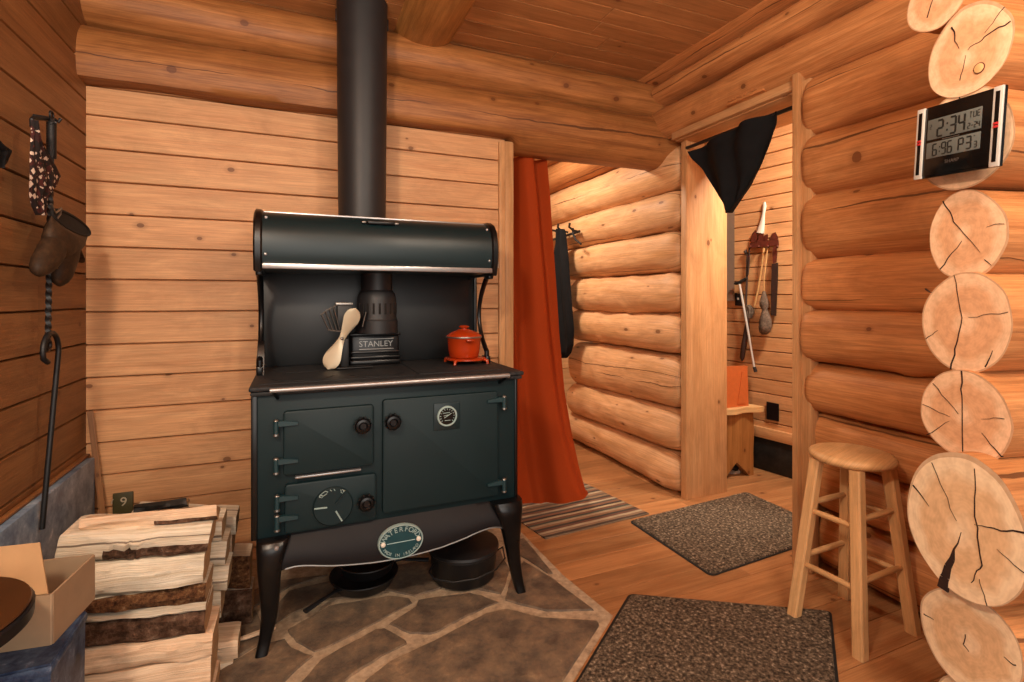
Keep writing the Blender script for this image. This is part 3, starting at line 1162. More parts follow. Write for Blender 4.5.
YD = YF - 0.018
doors = []
for nm, px4 in (('firebox_door', [(282.5, 412), (373, 404.5), (375, 465), (284, 476.6)]),
                ('ash_door', [(285, 484.5), (376, 474), (377, 520.5), (284, 534)]),
                ('oven_door', [(382, 401.5), (498, 390), (499, 494.5), (383.5, 515.5)])):
    xa, xb, za, zb_ = quad_box(px4, YD, 0, 0)
    mb = MB()
    plate(mb, xa, xb, za, zb_, YD, YF + 0.002)
    doors.append((mb.build(nm, M['green'], stove, 40), xa, xb, za, zb_))
fd, ad, od = doors
k1 = at_y(362.5, 425, YD - 0.02)
k2 = at_y(392.5, 421.5, YD - 0.02)
k3 = at_y(366, 502, YD - 0.02)
knob(fd[0], (k1.x, YD, k1.z))
knob(od[0], (k2.x, YD, k2.z))
knob(ad[0], (k3.x, YD, k3.z))
for py in (425, 463):
    p = at_y(276, py, YD)
    q = at_y(298, py, YD)
    hinge(fd[0], p.x, q.x, p.z)
for py in (500, 520):
    p = at_y(277, py, YD)
    q = at_y(298, py, YD)
    hinge(ad[0], p.x, q.x, p.z)
for py in (400, 482.5):
    p = at_y(503.5, py, YD)
    q = at_y(487, py, YD)
    hinge(od[0], p.x, q.x, p.z, True)
# bright latch ledge below the firebox door
mb = MB()
la, lb = at_y(295, 478, YD), at_y(361, 469, YD)
mb.box((la.x, YD - 0.006, (la.z + lb.z) / 2 - 0.0035), (lb.x, YF, (la.z + lb.z) / 2 + 0.0035), 0.002, 0)
mb.build('ledge', M['chrome'], stove)
# oven thermometer
g = at_y(446.7, 415.7, YD)
xa, xb, za, zb_ = quad_box([(433, 404), (459.5, 401.5), (460, 428), (434, 431)], YD, 0, 0)
mb = MB()
plate(mb, xa, xb, za, zb_, YD - 0.004, YD + 0.001, 0.004, 0.002)
gp = mb.build('gauge', M['greend'], od[0])
mb = MB()
R = 0.039
mb.lathe([(R, 0.0), (R, -0.007), (R - 0.002, -0.009), (R - 0.006, -0.009), (R - 0.007, -0.006), (0, -0.006)], (0, 0, 0), 40, 0, mats=[0, 0, 0, 0, 1])
for k in range(13):
    t = math.radians(-40 + 260 * k / 12)
    mb.tube([(0.024 * math.cos(t), 0.024 * math.sin(t), -0.0065), (0.030 * math.cos(t), 0.030 * math.sin(t), -0.0065)], 0.0012, 4, 0)
for (a_, b_) in (((-0.012, -0.006), (0.016, 0.010)), ((-0.018, 0.012), (0.010, 0.014)), ((-0.014, 0.002), (0.004, 0.005)), ((-0.010, -0.016), (0.012, -0.016))):
    mb.tube([(a_[0], a_[1], -0.0068), (b_[0], b_[1], -0.0068)], 0.0014, 4, 0)
mb.xf(0, frame((g.x, YD - 0.003, g.z), (1, 0, 0), (0, 0, 1), (0, 1, 0)))
mb.build('dial', [M['silver'], M['clockblack']], gp)
# air damper disc with its markings
d = at_y(333, 505.5, YD)
mb = MB()
R = 0.067
mb.lathe([(R, 0.0), (R, -0.008), (R - 0.004, -0.012), (0, -0.012)], (0, 0, 0), 48, 0)
for t, l0, l1, w in ((178, 0.02, 0.062, 0.0028), (-62, 0.018, 0.062, 0.0028)):
    t = math.radians(t)
    mb.tube([(l0 * math.cos(t), l0 * math.sin(t), -0.0125), (l1 * math.cos(t), l1 * math.sin(t), -0.0125)], w, 6, 1)
t = math.radians(50)
mb.tube([(0.012 * math.cos(t), 0.012 * math.sin(t), -0.0125), (0.06 * math.cos(t), 0.06 * math.sin(t), -0.0125)], 0.004, 6, 2)
for t0 in (52, 62, 84, 96, 108, 128, 135):
    a_ = math.radians(t0)
    mb.tube([(0.056 * math.cos(a_), 0.056 * math.sin(a_), -0.0125), (0.062 * math.cos(a_ + 0.07), 0.062 * math.sin(a_ + 0.07), -0.0125)], 0.0016, 5, 1)
for r0 in (0.053, 0.063):
    mb.tube([(r0 * math.cos(math.radians(q)), r0 * math.sin(math.radians(q)), -0.0122) for q in range(112, 142, 5)], 0.0012, 4, 1)
    mb.tube([(r0 * math.cos(math.radians(q)), r0 * math.sin(math.radians(q)), -0.0122) for q in range(52, 66, 5)], 0.0012, 4, 1)
mb.xf(0, frame((d.x, YD, d.z), (1, 0, 0), (0, 0, 1), (0, 1, 0)))
mb.build('damper', [M['green'], M['silver'], M['greend']], ad[0])

# skirt between the legs, hanging lower in the middle
YA = YF - 0.01
top = [at_y(x, y_, YA) for x, y_ in ((283, 541), (330, 534), (400, 522), (460, 511), (497, 505))]
bot = [at_y(x, y_, YA) for x, y_ in ((281, 569), (288, 566.5), (297, 564), (312, 563.8), (329, 564.3), (350, 563.2), (373, 561), (396, 557.3), (418, 552.2), (440, 546), (462, 537.5), (477, 530.5), (489, 526.5), (497, 526), (503, 528))]
NX = 60
x0_, x1_ = bot[0].x, bot[-1].x


def interp(pts, x):
    for a_, b_ in zip(pts[:-1], pts[1:]):
        if a_.x <= x <= b_.x:
            f = (x - a_.x) / (b_.x - a_.x)
            return a_.z + (b_.z - a_.z) * f
    return pts[0].z if x < pts[0].x else pts[-1].z


rows = []
ztop = zb + 0.004
xs_ = [x0_ + (x1_ - x0_) * i / NX for i in range(NX + 1)]
low = [interp(bot, x) for x in xs_]
for _ in range(2):
    low = [low[0]] + [(low[i - 1] + low[i] * 2 + low[i + 1]) / 4 for i in range(1, NX)] + [low[-1]]
low = [zl + 0.006 for zl in low]
for x, zl in zip(xs_, low):
    row = []
    for k in range(9):
        q = k / 8
        zz = ztop + (zl - ztop) * q
        row.append((x, YF + 0.012 - 0.05 * math.sin(PI * min(1, q * 0.55 + 0.05)) ** 1.0, zz))
    row.append((x, YF - 0.02, zl - 0.001))
    row.append((x, YF + 0.01, zl + 0.004))
    row.append((x, YF + 0.02, ztop))
    rows.append(row)
mb = MB()
mb.grid(rows, 0, True)
sk = mb.build('skirt', M['apron'], stove, 50)
mb = MB()
mb.tube([(x, YF - 0.0365, zl + 0.001) for x, zl in zip(xs_[1:-1], low[1:-1])], 0.0032, 8, 0)
mb.build('bead', M['steel'], sk)
# oval badge
pc = at_y(401, 541.5, YF - 0.045)
RX = (at_y(424, 541.5, YF - 0.045).x - at_y(378.5, 541.5, YF - 0.045).x) / 2
RZ = 0.0625
tilt = math.radians(0)
mb = MB()
base = 0
prof = [(1.0, 0.012), (1.0, 0.0), (0.97, -0.004), (0.93, -0.004), (0.92, -0.002), (0, -0.002)]
mb.lathe([(r, h) for r, h in prof], (0, 0, 0), 56, 0, mats=[1, 1, 1, 1, 0])
mb.xf(0, Matrix.Diagonal((RX, RZ, 1, 1)))
mb.tube([(-RX * 0.62, 0.0, -0.003), (RX * 0.62, 0.0, -0.003)], 0.0014, 5, 1)


def arc_text(mb, s, size, rx, rz, a0, a1, flip, mat):
    n = len(s)
    for i, ch in enumerate(s):
        if ch == ' ':
            continue
        a = math.radians(a0 + (a1 - a0) * i / max(1, n - 1))
        p = (rx * math.cos(a), rz * math.sin(a), -0.003)
        tx = Vector((-rx * math.sin(a), rz * math.cos(a), 0)).normalized() * (1 if flip else -1)
        nrm = Vector((-tx.y, tx.x, 0))
        put_text(mb, ch, size, frame(p, tx, nrm, (0, 0, -1)), mat, 0.001)


arc_text(mb, 'WATERFORD', 0.025, RX * 0.78, RZ * 0.72, 158, 22, False, 1)
arc_text(mb, 'MADE IN IRELAND', 0.015, RX * 0.80, RZ * 0.76, 208, 332, True, 1)
for sx in (-1, 1):
    b0 = len(mb.v)
    mb.lathe([(0.009, -0.002), (0.008, -0.006), (0.004, -0.0085), (0, -0.009)], (sx * RX * 0.78, 0, 0), 16, 2)
mb.xf(0, frame(pc, (1, 0, 0), (0, 0, 1), (0, 1, 0)))
mb.build('badge', [M['teal'], M['silver'], M['white']], sk)


# cabriole legs
def leg(path, y_c, mirror=False):
    """path: list of (xmin, xmax, z); depth follows the width"""
    mb = MB()
    rows = []
    zs_ = []
    fine = []
    for (a_, b_) in zip(path[:-1], path[1:]):
        for k in range(4):
            f = k / 4
            fine.append(tuple(a_[i] + (b_[i] - a_[i]) * f for i in range(len(a_))))
    fine.append(path[-1])
    for _ in range(2):
        fine = [fine[0]] + [tuple((p[i] + 2 * q[i] + r[i]) / 4 for i in range(4)) for p, q, r in zip(fine[:-2], fine[1:-1], fine[2:])] + [fine[-1]]
    for (xa_, xb_, z_, yo) in fine:
        w = (xb_ - xa_) / 2
        cx_ = (xa_ + xb_) / 2
        row = []
        for k in range(16):
            t = 2 * PI * k / 16
            e = 0.55
            cx2 = math.copysign(abs(math.cos(t)) ** e, math.cos(t))
            sx2 = math.copysign(abs(math.sin(t)) ** e, math.sin(t))
            row.append((cx_ + w * cx2, y_c + yo + w * 0.9 * sx2, z_))
        rows.append(row)
    ids = mb.grid(rows, 0, True)
    mb.face(ids[0], 0)
    mb.face(ids[-1], 0)
    return mb


def legpath(pxs, Y):
    out = []
    for xa_, xb_, py, yo in pxs:
        a_, b_ = at_y(xa_, py, Y + yo), at_y(xb_, py, Y + yo)
        out.append((a_.x, b_.x, (a_.z + b_.z) / 2, yo))
    return out


YL = YF + 0.0
Lp = legpath([(256.5, 291, 546, 0.01), (256, 287.5, 556, -0.014), (257, 281.5, 575, -0.026), (259.5, 280, 598, -0.020), (261, 278, 618, -0.008), (258.5, 271.5, 638, -0.006), (255, 268, 652, -0.018)], YL)
Rp = legpath([(488, 519, 505, 0.01), (492.5, 520, 514, -0.014), (501, 519.5, 530, -0.026), (505.5, 518.5, 548, -0.018), (509, 520, 566, -0.008), (513, 522.5, 582, -0.008), (516, 525, 591, -0.018)], YL)
for pth in (Lp, Rp):
    zmin = pth[-1][2]
    ztopl = pth[0][2]
    # bring the foot exactly to the hearth
    pth[:] = [(a_, b_, HZ + 0.006 + (zb + 0.002 - HZ - 0.006) * (z_ - zmin) / (ztopl - zmin), yo) for a_, b_, z_, yo in pth]
    lg = leg(pth, YL).build('leg', M['irong'], stove, 60)
    mb = MB()
    xm = (pth[1][0] * 0.35 + pth[1][1] * 0.65)
    mb.lathe([(0, -0.008), (0.006, -0.007), (0.009, -0.003), (0.009, 0.002)], (0, 0, 0), 14, 0)
    mb.xf(0, frame((xm, YL - 0.046, pth[1][2] + 0.005), (1, 0, 0), (0, 0, 1), (0, 1, 0)))
    mb.build('bolt', M['chrome'], lg)
for pth in (Lp, Rp):
    mbb = leg(pth, 2.42)
    mbb.build('leg', M['irong'], stove, 60)

# hood with rounded ends (warming cupboard)
hood_prof = [(2.46, 1.535), (2.25, 1.535), (2.19, 1.530), (2.145, 1.512), (2.115, 1.482), (2.103, 1.44), (2.100, 1.40), (2.103, 1.36), (2.112, 1.33), (2.12, 1.308), (2.46, 1.308)]


def hood_x(px, Y=2.105):
    return at_y(px, 240, Y).x


hl, hr = hood_x(253.0), hood_x(498.0)


def grow(prof, g):
    cy, cz = 2.30, 1.42
    out = []
    for (yy, zz) in prof:
        out.append((yy + (g if yy > cy else -g) * (0 if yy > 2.4 else 1), zz + (g if zz > cz else -g) * min(1, abs(zz - cz) / 0.1)))
    return out


mb = MB()
mb.prism(hood_prof, hl + 0.02, hr - 0.02, 'x', 0)
hood = mb.build('hood', M['greend'], stove, 30)
for (a_, b_) in ((hl, hl + 0.03), (hr - 0.03, hr)):
    mb = MB()
    g1, g2 = grow(hood_prof, 0.010), grow(hood_prof, 0.004)
    seq = [(a_, g2), (a_ + 0.006, g1), (b_ - 0.006, g1), (b_, g2)]
    ids = mb.grid([[(x, p[0], p[1]) for p in pr] for x, pr in seq], 0, True)
    mb.face(ids[0], 0)
    mb.face(ids[-1], 0)
    mb.build('end_cap', M['irong'], hood, 30)
mb = MB()
mb.box((hl + 0.03, 2.094, 1.309), (hr - 0.03, 2.115, 1.330), 0.003, 0)
mb.box((hl + 0.03, 2.20, 1.529), (hr - 0.03, 2.23, 1.538), 0.002, 0)
mb.each('hood_trim', M['chrome'], hood)
mb = MB()
hx = at_y(379, 221, 2.16)
mb.box((hx.x - 0.05, 2.112, 1.497), (hx.x + 0.055, 2.15, 1.512), 0.005, 0)
mb.build('hood_handle', M['irong'], hood)
mb = MB()
for sx in (-0.072, 0.058):
    mb.box((hx.x + sx, 2.118, 1.500), (hx.x + sx + 0.016, 2.15, 1.508), 0.003, 0)
mb.each('handle_bracket', M['steel'], hood)
mb = MB()
for xx in (hl + 0.042, hr - 0.042):
    for yy, zz in ((2.131, 1.502), (2.101, 1.362)):
        mb.lathe([(0, -0.006), (0.004, -0.005), (0.006, -0.002), (0.006, 0.004)], (0, 0, 0), 12, 0)
        n = len(mb.v) - 48
        mb.xf(n if n > 0 else 0, frame((xx, yy, zz), (1, 0, 0), (0, 0, 1), (0, 1, 0)))
mb.each('screw', M['chrome'], hood)
# splash back
mb = MB()
mb.box((xl - 0.008, 2.45, 0.902), (xr + 0.004, 2.465, 1.312), 0.003, 0)
mb.box((xl - 0.009, 2.43, 0.902), (xl + 0.006, 2.465, 1.312), 0.003, 0)
mb.box((xr - 0.010, 2.43, 0.902), (xr + 0.005, 2.465, 1.312), 0.003, 0)
mb.build('splash_back', M['splash'], stove)
# curved brackets from hood to cooktop
for xx in (xl + 0.008, xr - 0.022):
    mb = MB()
    pts = []
    for k in range(25):
        q = k / 24
        zz = 1.31 - 0.408 * q
        yy = 2.19 + 0.12 * math.sin(PI * min(1, q * 1.15)) ** 0.8 + 0.03 * q
        pts.append((xx, yy, zz))
    mb.tube(pts, [0.013 - 0.003 * math.sin(PI * k / 24) for k in range(25)], 12, 0, flat=0.8)
    mb.box((xx - 0.012, 2.195, 0.90), (xx + 0.012, 2.26, 0.935), 0.006, 0)
    mb.box((xx - 0.012, 2.16, 1.285), (xx + 0.012, 2.22, 1.312), 0.006, 0)
    mb.build('hood_bracket', M['irong'], stove)
# side mould on the left bracket
mb = MB()
mb.prism([(2.2, 0.902), (2.25, 0.902), (2.275, 1.0), (2.255, 1.03), (2.235, 1.01), (2.225, 0.96)], xl + 0.0, xl + 0.024, 'x', 0)
mb.build('bracket_mould', M['irong'], stove)
# flue collar on the cooktop and the short pipe in it
fx0, fx1 = at_y(350, 350, 2.335).x, at_y(400.5, 350, 2.335).x
mb = MB()
mb.box((fx0 + 0.006, 2.345, 0.902), (fx1 - 0.004, 2.448, 1.035), 0.010, 0)
mb.box((fx0, 2.335, 0.902), (fx1, 2.45, 0.925), 0.006, 0)
mb.box((fx0, 2.333, 0.93), (fx1, 2.36, 0.943), 0.005, 0)
mb.box((fx0 + 0.004, 2.337, 0.953), (fx1 - 0.004, 2.36, 0.966), 0.005, 0)
mb.box((fx0 - 0.002, 2.330, 1.032), (fx1 + 0.002, 2.448, 1.045), 0.005, 0)
fb = mb.build('flue_box', M['irong'], stove)
mb = MB()
xm = (fx0 + fx1) / 2
put_text(mb, 'STANLEY', 0.036, FRONT((xm + 0.003, 2.3445, 0.995)), 0, 0.0015)
for zz in (1.018, 0.973):
    mb.box((xm - 0.07, 2.342, zz - 0.002), (xm + 0.08, 2.346, zz + 0.002), 0.0008, 0)
mb.build('lettering', M['steel'], fb, None)
mb = MB()
pcx = at_y(376.5, 320, 2.37).x
pr = 0.088
mb.lathe([(pr + 0.004, 1.045), (pr + 0.004, 1.10), (pr, 1.105), (pr - 0.002, 1.115), (pr - 0.002, 1.19), (pr - 0.008, 1.22), (pr - 0.02, 1.235), (pr - 0.02, 1.32)], (pcx, 2.37 - 0.01, 0), 48, 0)
fp = mb.build('flue_pipe', M['pipe'], stove)
mb = MB()
for k in range(11):
    t = math.radians(185 + 17 * k)
    cpos = Vector((pcx + (pr - 0.0015) * math.cos(t), 2.36 + (pr - 0.0015) * math.sin(t), 1.153))
    b0 = mb.box((-0.0045, -0.0015, -0.024), (0.0045, 0.0015, 0.024), 0.0012, 0)
    mb.xf(b0, frame(cpos, (-math.sin(t), math.cos(t), 0), (math.cos(t), math.sin(t), 0), (0, 0, 1)))
mb.each('vent_slot', M['leather_dark'], fp)

# stovepipe rising from the hood to the ceiling
py_, pxx = 2.41, at_y(362.3, 150, 2.41).x
sp = thing('stove_pipe', (pxx, py_, 1.536), 'tall matte black stovepipe rising from the stove hood to the ceiling', 'stovepipe')
mb = MB()
mb.lathe([(0.1035, 1.536), (0.1035, 1.60), (0.1045, 1.62), (0.1105, 2.40), (0.1115, CZ - 0.002)], (pxx, py_, 0), 64, 0)
mb.build('pipe', M['pipe'], sp, 60)
mb = MB()
pa, pb = at_y(335.4, 19, 2.50), at_y(388.5, 30, 2.50)
mb.box((pa.x, 2.497, pa.z - 0.005), (pb.x, 2.512, CZ - 0.003), 0.002, 0)
mb.build('heat_plate', M['pipe'], sp)

# ---------------- on and under the stove
# heat powered fan
fc = (0.205, 2.27, 0.9045)
fan = thing('stove_fan', fc, 'small stove fan with cream two bladed propeller standing on the cooktop', 'fan')
mb = MB()
mb.box((fc[0] - 0.045, fc[1] - 0.035, 0.9046), (fc[0] + 0.105, fc[1] + 0.035, 0.910), 0.002, 0)
pu, pv = at_y(340.5, 350, 2.262), at_y(349, 350, 2.262)
mb.box((pu.x, 2.262, 0.909), (pv.x, 2.30, 1.03), 0.005, 0)
mb.build('base', M['iron'], fan)
hub = at_y(342, 338.5, 2.235)
YF2 = 2.262
fq = lambda x, y_, d=0.0: at_y(x, y_, YF2) + Vector((0, d, 0))
bots = [(329, 330), (333, 330.6), (337, 330.8), (340, 330.6)]
tops = [(321.5, 314.5), (325.5, 311.5), (329.5, 309), (333.5, 307)]
for (bx_, by_), (tx_, ty_) in zip(bots + [(362.5, 327)], tops + [(366, 312)]):
    mb = MB()
    a_, b_ = fq(bx_, by_), fq(tx_, ty_)
    panel_q = [a_, b_, b_ + Vector((0, 0.05, 0)), a_ + Vector((0, 0.05, 0))]
    n_q = Vector((0.0022, 0, 0.0008))
    A_ = [mb.vert(p - n_q) for p in panel_q]
    B_ = [mb.vert(p + n_q) for p in panel_q]
    mb.face(A_)
    mb.face(B_[::-1])
    for k in range(4):
        mb.face((A_[k], B_[k], B_[(k + 1) % 4], A_[(k + 1) % 4]))
    fin = mb.build('heat_fin', M['iron'], fan, None)
    mb = MB()
    mb.tube([a_ + Vector((0, -0.001, 0)), b_ + Vector((0, -0.001, 0))], 0.0022, 6, 0)
    mb.build('fin_edge', M['steel'], fin, 50)
mb = MB()
for hgt in (0.0, 0.05):
    mb.tube([fq(328, 330, hgt), fq(333, 331, hgt), fq(338, 331.3, hgt), fq(344, 330.6, hgt)], 0.0026, 6, 0)
    mb.tube([fq(321, 315, hgt), fq(326, 311.2, hgt), fq(331, 308.2, hgt), fq(337, 305.8, hgt)], 0.0018, 6, 0)
mb.each('fin_band', M['steel'], fan)
mb = MB()
a_, b_ = fq(337.5, 330), fq(351.5, 305.5)
mb.box((a_.x, YF2 + 0.004, a_.z), (b_.x, YF2 + 0.05, b_.z), 0.003, 0)
mb.build('core', M['iron'], fan)
mb = MB()
a_, b_ = fq(335.5, 305.5), fq(353, 303)
mb.box((a_.x, YF2 - 0.002, a_.z), (b_.x, YF2 + 0.055, b_.z + 0.002), 0.003, 0)
mb.build('cap', M['steel'], fan)
mb = MB()
L2 = 0.137
ax = (at_y(355, 308, 2.235) - at_y(331, 367.5, 2.235)).normalized()
sd_ = Vector((ax.z, 0, -ax.x))
NB = 28
rows_f, rows_b = [], []
for i in range(NB + 1):
    s = -1 + 2 * i / NB
    aS = abs(s)
    w = 0.012 + 0.025 * math.sin(min(1, aS * 1.25) * PI / 2 * 1.0) ** 1.5
    if aS > 0.62:
        q = (aS - 0.62) / 0.38
        w *= math.sqrt(max(0.0, 1 - q * q)) if q < 1 else 0.02
    w = max(w, 0.002)
    off = 0.006 * math.copysign(1, s) * min(1, aS * 2)
    tw = 0.42 * (1 - 0.35 * aS) * math.copysign(min(1, aS * 4), s)
    rf = []
    rb2 = []
    for k in range(7):
        q = -1 + 2 * k / 6
        p = hub + ax * (s * L2) + sd_ * (w * q * math.cos(tw) + off) + Vector((0, w * q * math.sin(tw) + 0.012 * (q * q) * 0.3, 0))
        rf.append(p + Vector((0, -0.0008, 0)))
        rb2.append(p + Vector((0, 0.0008, 0)))
    rows_f.append(rf + rb2[::-1])
ids = mb.grid(rows_f, 0, True)
mb.face(ids[0], 0)
mb.face(ids[-1], 0)
bl = mb.build('propeller', M['cream'], fan, 60)
mb = MB()
mb.lathe([(0, -0.010), (0.004, -0.009), (0.007, -0.004), (0.007, 0.0)], (0, 0, 0), 14, 0)
mb.lathe([(0.004, 0.0), (0.004, 0.03)], (0, 0, 0), 10, 0)
mb.xf(0, frame(hub, (1, 0, 0), (0, 0, 1), (0, 1, 0)))
mb.build('hub', M['steel'], bl)

# trivet and little cast iron pot
tc_ = (0.722, 2.235)
mb = MB()
mb.lathe([(0.0, 0.919), (0.088, 0.919), (0.094, 0.922), (0.094, 0.927), (0.088, 0.930), (0.0, 0.930)], (tc_[0], tc_[1], 0), 40, 0)
for a in (225, 315, 45, 135):
    t = math.radians(a)
    x, y = tc_[0] + 0.088 * math.cos(t), tc_[1] + 0.088 * math.sin(t)
    mb.tube([(x, y, 0.923), (x + 0.018 * math.cos(t), y + 0.018 * math.sin(t), 0.920), (x + 0.02 * math.cos(t), y + 0.02 * math.sin(t), 0.9055)], 0.007, 8, 0)
tag(mb.build('trivet', M['redpot'], smooth=50), 'orange red iron trivet on the cooktop under the little pot', 'trivet')
pot = thing('cooking_pot', (tc_[0] - 0.01, tc_[1], 0.9305), 'little orange red lidded pot standing on its trivet on the stove', 'pot')
mb = MB()
c_ = (tc_[0] - 0.01, tc_[1], 0)
mb.lathe([(0.0, 0.9308), (0.060, 0.9308), (0.066, 0.936), (0.072, 0.97), (0.0765, 1.015), (0.079, 1.018), (0.079, 1.022), (0.0, 1.022)], c_, 48, 0)
body = mb.build('body', M['redpot'], pot, 50)
mb = MB()
mb.box((c_[0] - 0.018, c_[1] - 0.098, 1.008), (c_[0] + 0.018, c_[1] - 0.072, 1.016), 0.004, 0)
mb.box((c_[0] - 0.018, c_[1] + 0.072, 1.008), (c_[0] + 0.018, c_[1] + 0.098, 1.016), 0.004, 0)
mb.each('lug', M['redpot'], body)
mb = MB()
mb.lathe([(0.0805, 1.0205), (0.0815, 1.0225), (0.0815, 1.026), (0.0805, 1.0275)], c_, 48, 0)
mb.build('rim', M['steel'], body)
mb = MB()
mb.lathe([(0.0805, 1.0275), (0.079, 1.031), (0.060, 1.044), (0.035, 1.054), (0.026, 1.057), (0.026, 1.059), (0.0, 1.062)], c_, 48, 0)
lid = mb.build('lid', M['redpot'], pot, 60)
mb = MB()
mb.lathe([(0.012, 1.058), (0.012, 1.063), (0.023, 1.067), (0.024, 1.071), (0.018, 1.075), (0.0, 1.0765)], c_, 24, 0)
mb.build('lid_knob', M['redpot'], lid, 60)

# dutch oven and skillets on the hearth below
dc = at_z(463, 578, HZ + 0.03)
dcy = 2.115
dcx = at_y(463.5, 570, dcy).x
ZS = HZ + 0.0078
do = thing('dutch_oven', (dcx, dcy, ZS), 'black cast iron dutch oven with lid on the hearth under the stove', 'dutch oven')
mb = MB()
mb.lathe([(0, ZS), (0.125, ZS), (0.133, ZS + 0.008), (0.143, ZS + 0.11), (0.149, ZS + 0.115), (0.149, ZS + 0.121), (0, ZS + 0.121)], (dcx, dcy, 0), 48, 0)
b_ = mb.build('body', M['iron'], do, 50)
mb = MB()
mb.tube([(dcx - 0.14, dcy - 0.03, ZS + 0.088), (dcx - 0.166, dcy - 0.06, ZS + 0.075), (dcx - 0.155, dcy - 0.105, ZS + 0.066), (dcx - 0.09, dcy - 0.155, ZS + 0.064), (dcx, dcy - 0.172, ZS + 0.068), (dcx + 0.09, dcy - 0.155, ZS + 0.078), (dcx + 0.152, dcy - 0.1, ZS + 0.086), (dcx + 0.162, dcy - 0.05, ZS + 0.11), (dcx + 0.14, dcy - 0.03, ZS + 0.088)], 0.0035, 8, 0)
mb.build('bail_handle', M['iron'], b_)
mb = MB()
mb.lathe([(0.150, ZS + 0.1215), (0.153, ZS + 0.126), (0.150, ZS + 0.136), (0.12, ZS + 0.141), (0.05, ZS + 0.148), (0, ZS + 0.150)], (dcx, dcy, 0), 48, 0)
ld = mb.build('lid', M['iron'], do, 50)
mb = MB()
mb.tube([(dcx - 0.03, dcy, ZS + 0.146), (dcx - 0.03, dcy, ZS + 0.165), (dcx + 0.03, dcy, ZS + 0.165), (dcx + 0.03, dcy, ZS + 0.146)], 0.006, 8, 0)
mb.build('lid_handle', M['iron'], ld)


def skillet(cx_, cy_, z_, r, hang, hl_, label):
    t_ = thing('skillet', (cx_, cy_, z_), label, 'skillet', 'skillets under the stove')
    mb = MB()
    mb.lathe([(0, z_), (r * 0.82, z_), (r * 0.86, z_ + 0.004), (r, z_ + 0.042), (r + 0.004, z_ + 0.044), (r + 0.003, z_ + 0.048), (r - 0.004, z_ + 0.046), (r * 0.82, z_ + 0.008), (0, z_ + 0.006)], (cx_, cy_, 0), 44, 0)
    mb.build('pan', M['iron'], t_, 50)
    mb = MB()
    d_ = Vector((math.cos(hang), math.sin(hang), 0))
    o_ = Vector((cx_, cy_, z_ + 0.038))
    mb.tube([o_ + d_ * (r - 0.004), o_ + d_ * (r + 0.03) + Vector((0, 0, 0.004)), o_ + d_ * (r + hl_ * 0.6) + Vector((0, 0, 0.002)), o_ + d_ * (r + hl_)], [0.014, 0.009, 0.011, 0.013], 10, 0, flat=0.55)
    mb.build('handle', M['iron'], t_, 50)


skillet(0.27, 2.215, ZS, 0.135, math.radians(218), 0.16, 'larger black skillet at the bottom of the pans under the stove')
skillet(0.285, 2.217, ZS + 0.052, 0.115, math.radians(-22), 0.14, 'smaller black skillet resting on the larger one under the stove')

